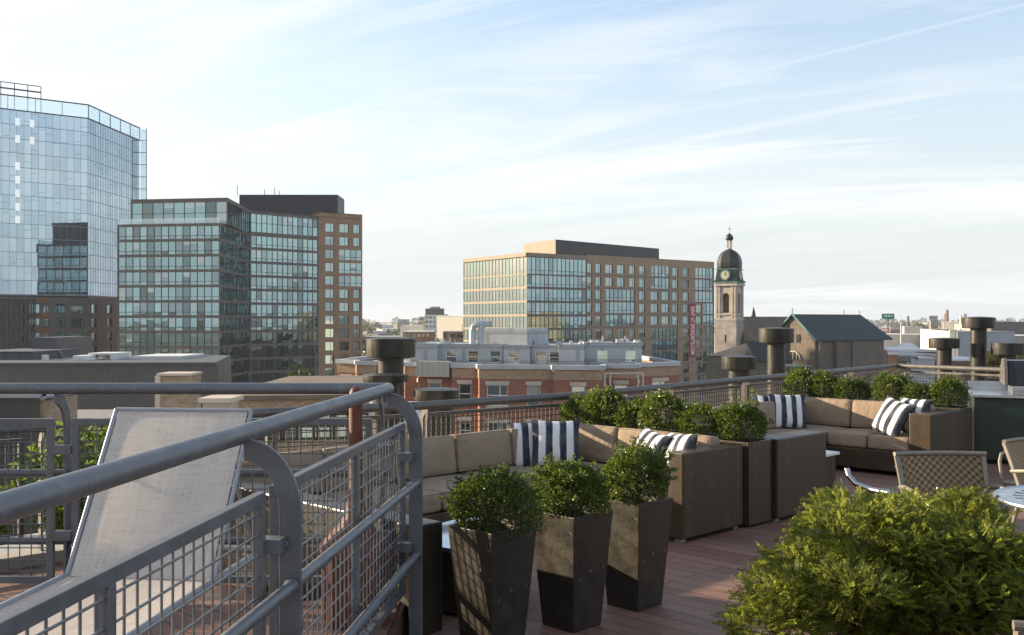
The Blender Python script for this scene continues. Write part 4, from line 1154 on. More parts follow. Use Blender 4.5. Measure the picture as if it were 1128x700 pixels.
vent(855, 893, 403, 17.2, 8, 0.7, 'low dark roof vent at the church foot, just above the boxwoods')
vent(1024, 1056, 373, 19.5, 11, 0.5, 'mid-height dark roof vent left of the tallest one at the right')
vent(1061, 1095, 350, 19.6, 12, 0.5, 'tallest dark roof vent, standing above the grey warehouse at the right')
vent(1093, 1128, 378, 19.0, 13, 0.5, 'dark roof vent behind the grill hood at the right edge')

# ================================================================== buildings
def inset(poly, d):
    c = Vector((sum(p[0] for p in poly) / len(poly), sum(p[1] for p in poly) / len(poly))); out = []
    for p in poly:
        v = Vector((p[0], p[1])) - c; out.append(tuple(c + v * (1 - d / max(v.length, 0.01))))
    return out
def s_of_px(P0, P1, x):
    k = (x - 564) / F; e = (P1[0] - P0[0], P1[1] - P0[1]); L = math.hypot(*e)
    return (k * P0[1] - P0[0]) / (e[0] - k * e[1]) * L
def frame(P0, P1):
    e = Vector((P1[0] - P0[0], P1[1] - P0[1], 0)); L = e.length; t = e.normalized(); n = Vector((t.y, -t.x, 0))
    return Vector((P0[0], P0[1], 0)), t, n, L
def wall_open(mb, P0, P1, z0, z1, ops, depth, mi=0):
    """a wall with true openings (s0, s1, z0, z1) and reveals"""
    o, t, n, L = frame(P0, P1)
    ss = sorted({0.0, L, *[a for w in ops for a in w[:2]]}); zs = sorted({z0, z1, *[a for w in ops for a in w[2:4]]})
    pt = lambda s, z, d=0: o + t * s + Vector((0, 0, z)) - n * d
    for i in range(len(ss) - 1):
        sm = (ss[i] + ss[i + 1]) / 2; run = None
        if ss[i + 1] - ss[i] < 1e-6: continue
        for j in range(len(zs) - 1):
            zm = (zs[j] + zs[j + 1]) / 2
            hole = any(w[0] < sm < w[1] and w[2] < zm < w[3] for w in ops)
            if not hole and run is None: run = zs[j]
            if run is not None and (hole or j == len(zs) - 2):
                e = zs[j] if hole else zs[j + 1]
                mb.quad(pt(ss[i], run), pt(ss[i + 1], run), pt(ss[i + 1], e), pt(ss[i], e), mi); run = None
    for a, b2, c, d in [w[:4] for w in ops]:
        mb.quad(pt(a, c), pt(a, c, depth), pt(b2, c, depth), pt(b2, c), mi)
        mb.quad(pt(a, d, depth), pt(a, d), pt(b2, d), pt(b2, d, depth), mi)
        mb.quad(pt(a, c), pt(a, d), pt(a, d, depth), pt(a, c, depth), mi)
        mb.quad(pt(b2, c, depth), pt(b2, d, depth), pt(b2, d), pt(b2, c), mi)
def ribbon(root, P0, P1, s0, s1, z0, z1, depth, pane_w, mats, weights, name='window_band', split=None, mul='mullion', mw=0.09, tilt=0.004, seed=0, band=None, irregular=0.0, md=0.08):
    """a strip of panes set back in its opening; mullions are its sub-part"""
    o, t, n, L = frame(P0, P1); q = random.Random(seed * 991 + int(z0 * 10) + int(s0 * 7))
    k = max(1, round((s1 - s0) / pane_w)); w = (s1 - s0) / k
    g_, fm = MB(), MB()
    pt = lambda s, z, d: o + t * s + Vector((0, 0, z)) - n * d
    zl = [z0] + ([z0 + split] if split else []) + [z1]
    for i in range(k):
        a, b2 = s0 + w * i, s0 + w * (i + 1)
        mi_col = q.choices(range(len(mats)), weights)[0]
        for j in range(len(zl) - 1):
            mi = mi_col if q.random() < 0.85 else q.choices(range(len(mats)), weights)[0]
            if band and band(i, k): mi = len(mats) - 1
            d = [depth + q.uniform(-tilt, tilt) * w for _ in range(3)]
            zt2 = zl[j + 1]
            if j == len(zl) - 2 and len(mats) == 5 and q.random() < 0.2:              # a blind part way down
                zb = zl[j] + (zl[j + 1] - zl[j]) * q.choice((0.3, 0.5, 0.65, 0.8)); zt2 = zb
                g_.quad(pt(a, zb, depth), pt(b2, zb, depth), pt(b2, zl[j + 1], depth), pt(a, zl[j + 1], depth), 3)
            g_.quad(pt(a, zl[j], d[0]), pt(b2, zl[j], d[1]), pt(b2, zt2, d[1] + d[2] - depth), pt(a, zt2, d[0] + d[2] - depth), mi)
        if i: fm.obox(pt(a - mw / 2, z0, depth - 0.03), t * mw, n * md, (0, 0, z1 - z0))
        if irregular and q.random() < irregular:
            zz = q.uniform(z0, z1); fm.obox(pt(a, zz, depth - 0.02), t * w, n * 0.02, (0, 0, 0.06))
    for zz in zl[1:-1]: fm.obox(pt(s0, zz - mw / 2, depth - 0.035), t * (s1 - s0), n * 0.07, (0, 0, mw))
    wb = g_.build(name, mats, root)
    if fm.v: fm.build('mullions', mul, wb)
    return wb
def window(root, P0, P1, s0, s1, z0, z1, depth, mats, weights, seed=0, frame_m='mullion', cross=True, sash=False, fw=0.08):
    o, t, n, L = frame(P0, P1); q = random.Random(seed)
    pt = lambda s, z, d: o + t * s + Vector((0, 0, z)) - n * d
    mi = q.choices(range(len(mats)), weights)[0]; dd = [q.uniform(-0.012, 0.012) for _ in range(2)]
    f = MB()
    f.obox(pt(s0, z0, depth), t * fw, n * 0.07, (0, 0, z1 - z0)); f.obox(pt(s1 - fw, z0, depth), t * fw, n * 0.07, (0, 0, z1 - z0))
    f.obox(pt(s0 + fw, z0, depth), t * (s1 - s0 - 2 * fw), n * 0.07, (0, 0, fw)); f.obox(pt(s0 + fw, z1 - fw, depth), t * (s1 - s0 - 2 * fw), n * 0.07, (0, 0, fw))
    if cross: f.obox(pt(s0 + (s1 - s0) * 0.62 - fw / 2, z0 + fw, depth), t * fw, n * 0.06, (0, 0, z1 - z0 - 2 * fw))
    if sash: f.obox(pt(s0 + fw, (z0 + z1) / 2 - fw / 2, depth), t * (s1 - s0 - 2 * fw), n * 0.055, (0, 0, fw))
    w = f.build('window', frame_m, root)
    pm = MB().quad(pt(s0, z0, depth - 0.01 + dd[0]), pt(s1, z0, depth - 0.01 - dd[0]), pt(s1, z1, depth - 0.01 - dd[0] + dd[1]), pt(s0, z1, depth - 0.01 + dd[0] + dd[1]), mi)
    if q.random() < 0.38:                                                              # a blind part way down
        zb = z0 + (z1 - z0) * q.choice((0.35, 0.5, 0.6, 0.75, 0.82))
        pm.quad(pt(s0 + fw, zb, depth - 0.035), pt(s1 - fw, zb, depth - 0.035), pt(s1 - fw, z1 - fw, depth - 0.035), pt(s0 + fw, z1 - fw, depth - 0.035), 3)
    pm.build('pane', mats, w)
    return w
WT = [5.5, 1.8, 0.5, 0.12, 0.0]

# ---- building B: glass and brick block, left of centre
def building_b():
    r = thing('apartment_building', 'teal glass mid-rise with a brown brick right end, in front of the blue tower', 'building', (-60, 225, -22))
    A0, A1 = (-79.6, 206.5), (-57.9, 203.0)
    I = (-58.6, 229.5); G = (-45.9, 243.0); K = (-36.4, 249.0); BKp = [(-52, 266), (-77, 234)]
    zs = -14.0
    body = MB()
    # left face
    for (P0, P1, ztop, label, seed, ops_w, zt0) in ((A0, A1, 21.0, 'a', 1, 1.55, 21.0), (A1, I, 21.0, 'b', 2, 1.6, 21.0)):
        L = frame(P0, P1)[3]; ops = []
        for k in range(11):
            z1 = zt0 - 0.55 - 3.05 * k
            ops.append((0.25, L - 0.25, z1 - 2.5, z1))
        wall_open(body, P0, P1, -22, ztop, ops, 0.18)
        for k, w in enumerate(ops):
            ribbon(r, P0, P1, *w, 0.15, ops_w, GL, WT, split=0.62, seed=seed, band=(lambda i, n: i in (4, 9)) if seed == 1 else None)
    L = frame(I, G)[3]; ops = [(0.2, L - 0.2, 21.6, 25.6)] + [(0.2, L - 0.2, 21.0 - 0.35 - 3.1 * k - 2.5, 21.0 - 0.35 - 3.1 * k) for k in range(11)]
    wall_open(body, I, G, -22, 26.4, ops, 0.18)
    for k, w in enumerate(ops): ribbon(r, I, G, *w, 0.15, 1.35, GL, WT, split=0.6 if k else 2.0, seed=3, band=lambda i, n: i == 9)
    # set-back top storey on the left part
    T0, T1 = (-78.0, 209.6), (-57.3, 206.2)
    for (P0, P1, seed) in ((T0, T1, 4), (T1, I, 5)):
        L = frame(P0, P1)[3]; w = (0.2, L - 0.2, 21.2, 25.6)
        wall_open(body, P0, P1, 21.0, 26.4, [w], 0.18)
        ribbon(r, P0, P1, *w, 0.15, 2.2, GL, [4, 2, 1.5, 0.8, 0], split=2.2, seed=seed)
    wall_open(body, (-75.6, 234), T0, 21, 26.4, [], 0.1)
    L = frame((-77, 234), A0)[3]; ops = [(0.4, L - 0.3, 21.0 - 0.55 - 3.05 * k - 2.5, 21.0 - 0.55 - 3.05 * k) for k in range(11)]
    wall_open(body, (-77, 234), A0, -22, 21, ops, 0.18)
    for k, w in enumerate(ops): ribbon(r, (-77, 234), A0, *w, 0.15, 2.2, GL, WT, split=0.62, seed=9)
    body.prism(inset([A0, A1, I, (-77, 234)], 0.1), 20.9, 20.98)
    body.prism([T0, T1, I, G, K, BKp[0], (-75.6, 234)], 26.2, 26.398)
    body.build('wall', 'spandrel_dark', r)
    MB().obox((-79.3, 206.7, 21.0), (21.2, -3.42, 0), (0.0, 0.06, 0), (0, 0, 1.1)).build('balustrade', 'clear_glass', r)
    # brown brick end
    bw = MB(); L = frame(G, K)[3]; ops, wide = [], []
    cols = [(358.5, 368), (374, 384), (389.5, 396.5)]
    for k in range(13):
        zc_ = 1.7 + (353 - (251.6 + 14.45 * k)) * 246 / F
        for j, (xa, xb) in enumerate(cols):
            if k in (2, 3, 4) and j > 0: continue
            ops.append((s_of_px(G, K, xa), s_of_px(G, K, xb), zc_ - 1.05, zc_ + 1.1))
        if k in (2, 3, 4): wide.append((s_of_px(G, K, 373.5), L - 0.05, zc_ - 1.3, zc_ + 1.2))
    wall_open(bw, G, K, -22, 27.4, ops + wide, 0.3)
    wall_open(bw, K, BKp[0], -22, 27.4, [], 0.3)
    wall_open(bw, BKp[0], BKp[1], -22, 26.4, [], 0.3)
    bw.prism([G, K, BKp[0], (-56, 262)], 27.2, 27.398)
    g_o = Vector((G[0], G[1], 0)); bw.quad((G[0], G[1], 26.2), (G[0], G[1], 27.4), (-56, 262, 27.4), (-56, 262, 26.2))
    bw.build('brick_wall', 'brick_tower', r)
    for i, w in enumerate(ops): window(r, G, K, *w, 0.28, GL, [5, 2, 1, 2, 0], seed=i * 3 + 1)
    for i, w in enumerate(wide): ribbon(r, G, K, *w, 0.25, 1.6, GL, WT, split=0.7, seed=7 + i)
    ph = MB(); ph.box(px(263.6, 252), px(372, 252), 252, 262, 26.4, 32.6); ph.build('penthouse', 'corrugated_far', r)
    an = MB()
    for x, h in ((262, 4.2), (292, 2.6), (303, 3.2), (308, 2.2)): an.tube([(px(x, 254), 253.5, 32.5), (px(x, 254), 253.5, 32.5 + h * 0.6)], 0.08, 5)
    an.build('antennas', 'mullion', r)
building_b()

# ---- building A: tall blue glass tower at the left
def building_a():
    r = thing('glass_tower', 'tall pale blue mirrored glass tower rising at the left edge', 'building', (-115, 235, -22))
    L0, Cn, Rr = (-133.0, 207.6), (-97.3, 235.0), (-95.9, 263.5)
    body = MB()
    for P0, P1, seed, pw in ((L0, Cn, 11, 1.5), (Cn, Rr, 12, 1.3)):
        L = frame(P0, P1)[3]; ops = [(0.06, L - 0.06, 47.9 - 3.12 * (k + 1) + 0.11, 47.9 - 3.12 * k) for k in range(13)]
        wall_open(body, P0, P1, 7.2, 48.1, ops, 0.12)
        for k, w in enumerate(ops):
            wb = ribbon(r, P0, P1, *w, 0.06, pw, GLB, [5, 4, 0.0], seed=seed, mw=0.035, tilt=0.0016, irregular=0.3, mul='mullion_light', md=0.035)
    # blinds drawn in a few bays, as separate light panes in the same curtain wall
    body.prism(inset([L0, Cn, Rr, (-140, 300)], 0.1), 47.6, 48.0)
    body.build('wall', 'ware_grey', r)
    bp_ = MB(); o, t, n, L = frame(L0, Cn)
    for (xx, ys) in ((16.5, (134, 153, 183, 198, 213, 228, 242)), (32.5, (136, 155))):
        s = s_of_px(L0, Cn, xx)
        for y in ys:
            p = o + t * s; z = pz(y, p.y); bp_.obox(p + Vector((0, 0, z - 0.85)) + n * 0.005, t * 1.0, n * 0.02, (0, 0, 1.7))
    bp_.build('window_blinds', 'pane_bright', r)
    scr, posts = MB(), MB()
    for P0, P1 in ((L0, Cn), (Cn, Rr)):
        o, t, n, L = frame(P0, P1); scr.obox(o + Vector((0, 0, 48.15)), t * L, n * 0.05, (0, 0, 2.75))
        k = round(L / 6)
        for i in range(k + 1): posts.obox(o + t * (L * i / k) - t * 0.06 + n * 0.06 + Vector((0, 0, 48.1)), t * 0.12, n * 0.12, (0, 0, 2.9))
        posts.obox(o + n * 0.06 + Vector((0, 0, 50.95)), t * L, n * 0.2, (0, 0, 0.28))
        posts.obox(o + n * 0.06 + Vector((0, 0, 47.95)), t * L, n * 0.1, (0, 0, 0.18))
    scr.build('roof_screen', 'clear_glass', r); posts.build('screen_frame', 'mullion', r)
    fin, ff = MB(), MB()
    fin.obox((Rr[0] + 0.25, Rr[1], 12), (1.5, 0, 0), (0, 0.06, 0), (0, 0, 38.8)); fin.build('glass_fin', 'clear_glass', r)
    ff.obox((Rr[0] + 1.75, Rr[1], 12), (0.16, 0, 0), (0, 0.1, 0), (0, 0, 39.1))
    for k in range(12): ff.obox((Rr[0] + 0.0, Rr[1] - 0.02, 47.9 - 3.12 * k), (1.9, 0, 0), (0, 0.1, 0), (0, 0, 0.14))
    ff.build('fin_frame', 'mullion', r)
    dv = MB(); dv.obox((-118, 224, 53.2), (11, 8.4, 0), (0.2, -0.3, 0), (0, 0, 0.3)); dv.obox((-118, 224, 54.6), (11, 8.4, 0), (0.2, -0.3, 0), (0, 0, 0.14))
    for i in range(6): dv.obox((-118 + 2.2 * i, 224 + 1.68 * i, 48), (0.14, 0, 0), (0, 0.14, 0), (0, 0, 6.7))
    dv.build('roof_davit', 'mullion', r)
    pd = MB(); P0, P1, P2 = (-134.5, 206.2), (-97.0, 234.6), (-95.4, 263)
    L = frame(P0, P1)[3]
    ops = []
    for k in range(7):
        z1 = 5.4 - 3.25 * k
        for x in ((24, 30), (32, 44), (48, 54), (61, 72), (78, 92)):
            ops.append((s_of_px(P0, P1, x[0]), s_of_px(P0, P1, x[1]), z1 - 2.1, z1))
    wall_open(pd, P0, P1, -22, 6.8, ops, 0.35)
    L2 = frame(P1, P2)[3]; ops2 = [(a, a + 2.6, 5.4 - 3.25 * k - 2.1, 5.4 - 3.25 * k) for k in range(7) for a in (1.5, 9.5, 16, 22)]
    wall_open(pd, P1, P2, -22, 6.8, ops2, 0.35)
    pd.prism(inset([P0, P1, P2, (-140, 300)], 0.1), 6.6, 6.795)
    pd.build('podium', 'brick_dark', r)
    for i, w in enumerate(ops): window(r, P0, P1, *w, 0.3, GL, [1, 2, 3, 0.6, 0], seed=i)
    for i, w in enumerate(ops2): window(r, P1, P2, *w, 0.3, GL, [4, 1, 1, 1, 0], seed=i + 90)
    bd = MB(); bd.prism([(-133.6, 207.0), (-97.15, 234.8), (-95.6, 263), (-140, 300)], 6.8, 7.2); bd.build('soffit_band', 'mullion', r)
    o, t, n, L = frame(P0, P1)
    s0, s1 = s_of_px(P0, P1, 38), s_of_px(P0, P1, 54)
    for k in range(5): MB().obox(o + t * s0 + n * 0.02 + Vector((0, 0, 5.55 - 3.25 * k)), t * (s1 - s0), n * 0.08, (0, 0, 1.0)).build('orange_spandrel', 'brick_orange', r)
    sc = MB(); s0, s1 = s_of_px(P0, P1, -14), s_of_px(P0, P1, 37)
    k = 9
    for i in range(k + 1):
        sc.obox(o + t * (s0 + (s1 - s0) * i / k) + n * 0.1 + Vector((0, 0, -22)), t * 0.14, n * 1.6, (0, 0, 0.01))
        for dd in (0.15, 1.6): sc.obox(o + t * (s0 + (s1 - s0) * i / k) + n * dd + Vector((0, 0, -16)), t * 0.18, n * 0.18, (0, 0, 22.5))
    for k2 in range(7):
        for dd in (0.15, 1.6): sc.obox(o + t * s0 + n * dd + Vector((0, 0, 6.2 - 3.25 * k2)), t * (s1 - s0), n * 0.12, (0, 0, 0.22))
    sc.build('balcony_frame', 'ware_dark', r)
building_a()

# ---- building C: glass corner with long tan brick wing and red banner
def building_c():
    r = thing('apartment_building', 'long tan brick block with a teal glass corner and a red banner near the church', 'building', (12, 294, -22))
    L_, C0, G1, Rr = (-14.5, 305.0), (4.0, 275.0), (21.1, 289.1), (64.1, 324.6)
    zt_ = 19.8
    def floors(k): return 14.2 - 3.725 * k
    for (P0, P1, mname, seed, wts, pw) in ((L_, C0, 'spandrel_cream', 21, None, 1.85), (C0, G1, 'spandrel_dark', 22, WT, 1.55)):
        L = frame(P0, P1)[3]; mb = MB()
        ops = [(0.15, L - 0.15, 14.25, 18.7)] + [(0.15, L - 0.15, floors(k) - 3.4, floors(k) - 0.32) for k in range(7)]
        wall_open(mb, P0, P1, -22, zt_, ops, 0.2); mb.build('wall', mname, r)
        for k, w in enumerate(ops): ribbon(r, P0, P1, *w, 0.16, pw, GL if wts else [M['pane_green'], M['pane_dark'], M['pane_dim'], M['pane_green']], wts or [5, 2.5, 0.8, 0], split=0.7 if k else 1.0, seed=seed, mw=0.1)
    bw = MB(); L = frame(G1, Rr)[3]
    cols = [649.2, 659.3, 671.0, 683.8, 696.5, 707.4, 721, 733, 743.9, 755.6, 770, 781]
    ops, wide = [], []
    S = lambda x: s_of_px(G1, Rr, x)
    for k in range(12):
        zc_ = 16.5 - 3.725 * k
        wd = []
        if k in (0, 1): wd = [(717.5, 737.5), (766, 786)]
        elif k == 2: wd = [(667.5, 699.5), (766, 786)]
        elif k in (3, 4): wd = [(667.5, 699.5), (774.5, 786.5)]
        elif k in (5, 6, 7): wd = [(718, 746.5), (774.5, 786.5)]
        else: wd = [(768, 786)]
        wide += [(S(a), min(S(b2), L - 0.1), zc_ - 1.55, zc_ + 1.6) for a, b2 in wd]
        for c in cols:
            if any(a - 4 < c < b2 + 4 for a, b2 in wd): continue
            hw = 4.1 if c in (671.0, 683.8, 721, 733) else 3.1
            ops.append((max(0.2, S(c - hw)), S(c + hw), zc_ - 1.3, zc_ + 1.3))
    wall_open(bw, G1, Rr, -22, zt_ + 0.4, ops + wide, 0.3)
    wall_open(bw, Rr, (46, 350), -22, zt_ + 0.4, [], 0.3); wall_open(bw, (46, 350), (-15.8, 335), -22, zt_, [], 0.3); wall_open(bw, (-15.8, 335), L_, -22, zt_, [], 0.3)
    bw.prism(inset([L_, C0, G1, Rr, (46, 350), (-15.8, 335)], 0.1), zt_ - 0.4, zt_ - 0.2)
    bw.build('brick_wall', 'brick_brown', r)
    for i, w in enumerate(ops): window(r, G1, Rr, *w, 0.27, GL, [5, 2, 1, 1.2, 0], seed=i * 5 + 2)
    for i, w in enumerate(wide): ribbon(r, G1, Rr, *w, 0.24, 1.7, GL, WT, split=0.75, seed=40 + i)
    # soldier-course bands
    o, t, n, L = frame(G1, Rr); bd = MB()
    for k in range(12): bd.obox(o + n * 0.02 + Vector((0, 0, 16.5 - 3.725 * k - 2.0)), t * L, n * 0.03, (0, 0, 0.28))
    bd.build('brick_course', 'brick_dark', r)
    cp = MB()
    for P0, P1 in ((L_, C0), (C0, G1)):
        oo, tt, nn_, LL = frame(P0, P1); cp.obox(oo + nn_ * 0.02 + Vector((0, 0, 18.85)), tt * LL, nn_ * 0.3, (0, 0, 1.05))
    cp.build('parapet_cap', 'spandrel_cream', r)
    # penthouse: sunlit end and shaded long side put into the face colours
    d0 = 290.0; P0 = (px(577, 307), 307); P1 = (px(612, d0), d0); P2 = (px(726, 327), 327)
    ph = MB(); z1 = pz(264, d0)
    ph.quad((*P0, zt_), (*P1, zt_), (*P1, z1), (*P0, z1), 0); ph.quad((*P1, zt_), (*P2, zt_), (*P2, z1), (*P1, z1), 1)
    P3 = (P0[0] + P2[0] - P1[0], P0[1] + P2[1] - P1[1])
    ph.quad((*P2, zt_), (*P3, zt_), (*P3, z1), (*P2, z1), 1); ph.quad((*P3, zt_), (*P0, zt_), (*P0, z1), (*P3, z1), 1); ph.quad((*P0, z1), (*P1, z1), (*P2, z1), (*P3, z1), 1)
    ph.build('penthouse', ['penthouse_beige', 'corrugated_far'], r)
    # banner
    b0, b1 = S(759.2), S(765.8); pm = o + t * b0
    dB = (o + t * (b0 + b1) / 2).y; za, zb = pz(335, dB), pz(393.5, dB)
    bn = MB().obox(o + t * b0 + n * 0.06 + Vector((0, 0, zb)), t * (b1 - b0), n * 0.05, (0, 0, za - zb)).build('banner', 'banner_red', None)
    tag(bn, 'tall red advertising banner with white lettering hung on the tan brick block', 'banner')
    cu = bpy.data.curves.new('lettering', 'FONT'); cu.body = 'RENT AT SPOKEAPTS.COM'; cu.size = 1.0; cu.align_x = 'CENTER'; cu.align_y = 'CENTER'; cu.extrude = 0.01; cu.offset = 0.018
    tmp = bpy.data.objects.new('tmp', cu); COL.objects.link(tmp)
    bpy.context.view_layer.update()
    me = bpy.data.meshes.new_from_object(tmp.evaluated_get(bpy.context.evaluated_depsgraph_get())); bpy.data.objects.remove(tmp)
    xs = [v.co.x for v in me.vertices]; ln = max(xs) - min(xs); kx = (za - zb) * 0.90 / ln; ky = (b1 - b0) * 0.62 / 0.72
    mt = Matrix(((t.x, n.x, 0), (t.y, n.y, 0), (0, 0, 1))).to_4x4()
    c0 = o + t * (b0 + b1) / 2 + n * 0.125 + Vector((0, 0, (za + zb) / 2))
    for v in me.vertices:
        p = v.co.copy(); v.co = c0 + t * (p.y * ky) + Vector((0, 0, -p.x * kx)) + n * p.z
    me.name = 'lettering'; me.materials.clear(); me.materials.append(M['lettering'])
    lo = bpy.data.objects.new('lettering', me); COL.objects.link(lo); lo.parent = bn
building_c()

# ---- building D: red brick block with grey penthouses
def building_d():
    r = thing('brick_building', 'red brick apartment block with grey rooftop storeys, just beyond the outer railing', 'building', (0, 92, -22))
    z0, zt_ = -22, -2.0
    pts = [(px(x, d), d) for x, d in ((371, 97.5), (392, 96.6), (393, 94.2), (414, 93.8), (415, 95.6), (444, 94.6), (446, 91.2), (460, 90.9), (461, 89.4), (497, 88.9), (498, 88.2), (526, 87.7), (528, 86.3),
                                      (608, 85.6), (610, 84.9), (664, 84.5), (666, 87.4), (702, 87.0), (705, 89.8), (748, 92.6))] + [(13.5, 112), (-14, 116)]
    wl_, cap_, tanb = MB(), MB(), MB()
    wins = []
    for i in range(len(pts)):
        P0, P1 = pts[i], pts[(i + 1) % len(pts)]
        o, t, n, L = frame(P0, P1); ops = []
        if i < 19 and L > 1.5:
            k = max(1, int(L / 2.45))
            for c in range(k):
                sc_ = L * (c + 0.5) / k; big = (c + i) % 3 == 0 and L / k > 2.3
                hw = 0.9 if big else 0.55
                for f in range(4):
                    za = zt_ - 1.75 - 3.15 * f
                    ops.append((sc_ - hw, sc_ + hw, za - 1.75, za))
        wall_open(wl_, P0, P1, z0, zt_ - 1.25, ops, 0.22)
        wins += [(P0, P1, w) for w in ops]
        wall_open(tanb, (P0[0] + n.x * 0.03, P0[1] + n.y * 0.03), (P1[0] + n.x * 0.03, P1[1] + n.y * 0.03), zt_ - 1.25, zt_ - 0.4, [], 0.1)
        cap_.obox(o + n * -0.3 + Vector((0, 0, zt_ - 0.4)), t * L, n * 0.48, (0, 0, 0.36))
    rf = MB().prism(inset(pts, 0.1), zt_ - 0.9, zt_ - 0.6)
    wl_.build('wall', 'brick_red', r); tanb.build('brick_frieze', 'brick_tan', r); cap_.build('cornice', 'cornice_grey', r); rf.build('roof', 'roof_gravel', r)
    for i, (P0, P1, w) in enumerate(wins):
        wo = window(r, P0, P1, *w, 0.2, GL, [3, 3, 3, 1, 0], seed=i, frame_m='white_paint', cross=(w[1] - w[0]) > 1.3, sash=True, fw=0.07)
        o, t, n, L = frame(P0, P1)
        MB().obox(o + t * (w[0] - 0.12) + n * -0.02 + Vector((0, 0, w[3] + 0.002)), t * (w[1] - w[0] + 0.24), n * 0.1, (0, 0, 0.32)).build('lintel', 'stone_light', wo)
        MB().obox(o + t * (w[0] - 0.08) + n * -0.02 + Vector((0, 0, w[2] - 0.162)), t * (w[1] - w[0] + 0.16), n * 0.12, (0, 0, 0.16)).build('sill', 'stone_light', wo)
    # grey panelled bay
    P0, P1 = (px(461, 89.4), 89.4), (px(496, 88.6), 88.6); o, t, n, L = frame(P0, P1)
    bp_ = MB(); bp_.obox(o + n * -0.3 + Vector((0, 0, zt_ - 1.2)), t * L, n * 0.75, (0, 0, 1.35))
    for i in range(7): bp_.obox(o + t * (L * i / 6 - 0.05) + n * 0.45 + Vector((0, 0, zt_ - 1.2)), t * 0.1, n * 0.06, (0, 0, 1.35))
    bp_.build('panelled_bay', 'concrete', r)
    # rooftop storeys: stepped grey boxes with windows
    zp = -0.5
    for i, (xa, xb, d, zz, nw) in enumerate(((452, 481, 91.6, -0.42, 0), (481.5, 554, 93.0, -0.5, 3), (554.5, 584, 90.6, -0.55, 1), (584.5, 615, 91.6, -0.6, 2), (615.5, 644, 90.2, -0.52, 0), (644.5, 707, 94.6, -0.42, 2))):
        P0, P1 = (px(xa, d), d), (px(xb, d - 0.5), d - 0.5); L = frame(P0, P1)[3]; ops = []
        for c in range(nw):
            sc_ = L * (c + 0.5) / nw + (0.3 if i % 2 else -0.3); ops.append((sc_ - 0.5, sc_ + 0.5, -2.15, -1.05))
        pm_ = MB(); Q1, Q0 = (P1[0] + 0.4, 104.0 + i * 0.05), (P0[0] + 0.4, 104.0 + i * 0.05)
        wall_open(pm_, P0, P1, -2.9, zz, ops, 0.15)
        for A_, B_ in ((P1, Q1), (Q1, Q0), (Q0, P0)): wall_open(pm_, A_, B_, -2.9, zz, [], 0.1)
        pm_.prism(inset([P0, P1, Q1, Q0], 0.1), zz - 0.25, zz - 0.1)
        o, t, n, L = frame(P0, P1); pm_.obox(o - n * 0.1 + Vector((0, 0, zz + 0.002)), t * L, n * 0.16, (0, 0, 0.07))
        ph = pm_.build('rooftop_storey', 'grey_panel', r)
        for k, w in enumerate(ops): window(ph, P0, P1, *w, 0.12, GL, [2, 2, 2, 1, 0], seed=i * 9 + k + 500, frame_m='white_paint', cross=False, sash=True, fw=0.06)
    hb = MB(); P0, P1 = (px(531, 97), 97), (px(580.5, 95), 95); o, t, n, L = frame(P0, P1)
    hb.obox(o + Vector((0, 0, zp - 0.2)), t * L, -n * 5, (0, 0, 1.65)); hb.build('plant_room', 'grey_panel', r)
    dt = MB(); a = px(520, 95.5)
    for k in range(2):
        x = a + 0.05 + k * 0.75
        dt.tube([(x, 95.4, zp), (x, 95.4, zp + 1.2), (x + 0.1, 95.4, zp + 1.62), (x + 0.5, 95.4, zp + 1.85), (x + 1.1, 95.4, zp + 1.85)], 0.30, 10)
    dt.build('duct', 'duct', r, True)
    q = random.Random(4)
    for k in range(22):
        x = px(q.uniform(480, 700), 99); y = q.uniform(95.5, 103); w_ = q.uniform(0.2, 0.8); MB().box(x, x + w_, y, y + w_, zp - 0.2, zp + q.uniform(0.08, 0.38)).build('roof_unit', q.choice(('roof_white', 'duct', 'cornice_grey')), r)
    for k in range(12):
        x = px(q.uniform(480, 700), 98); y = q.uniform(95.5, 103); MB().tube([(x, y, zp - 0.2), (x, y, zp + q.uniform(0.2, 0.7))], q.choice((0.05, 0.08, 0.12)), 6).build('vent_pipe', q.choice(('duct', 'mullion')), r)
    # gate-like framed balcony panel
    P0, P1 = (px(662, 85.6), 84.9), (px(706, 85.8), 85.9); o, t, n, L = frame(P0, P1); f = MB()
    for za in (zt_ - 0.75, zt_ - 2.05): f.obox(o + n * 0.55 + Vector((0, 0, za)), t * L, n * 0.1, (0, 0, 0.12))
    for s in (0, 0.45, L - 0.57, L - 0.12): f.obox(o + t * s + n * 0.56 + Vector((0, 0, zt_ - 2.0)), t * 0.12, n * 0.09, (0, 0, 1.2))
    f.build('balcony_frame', 'stone_light', r)
building_d()

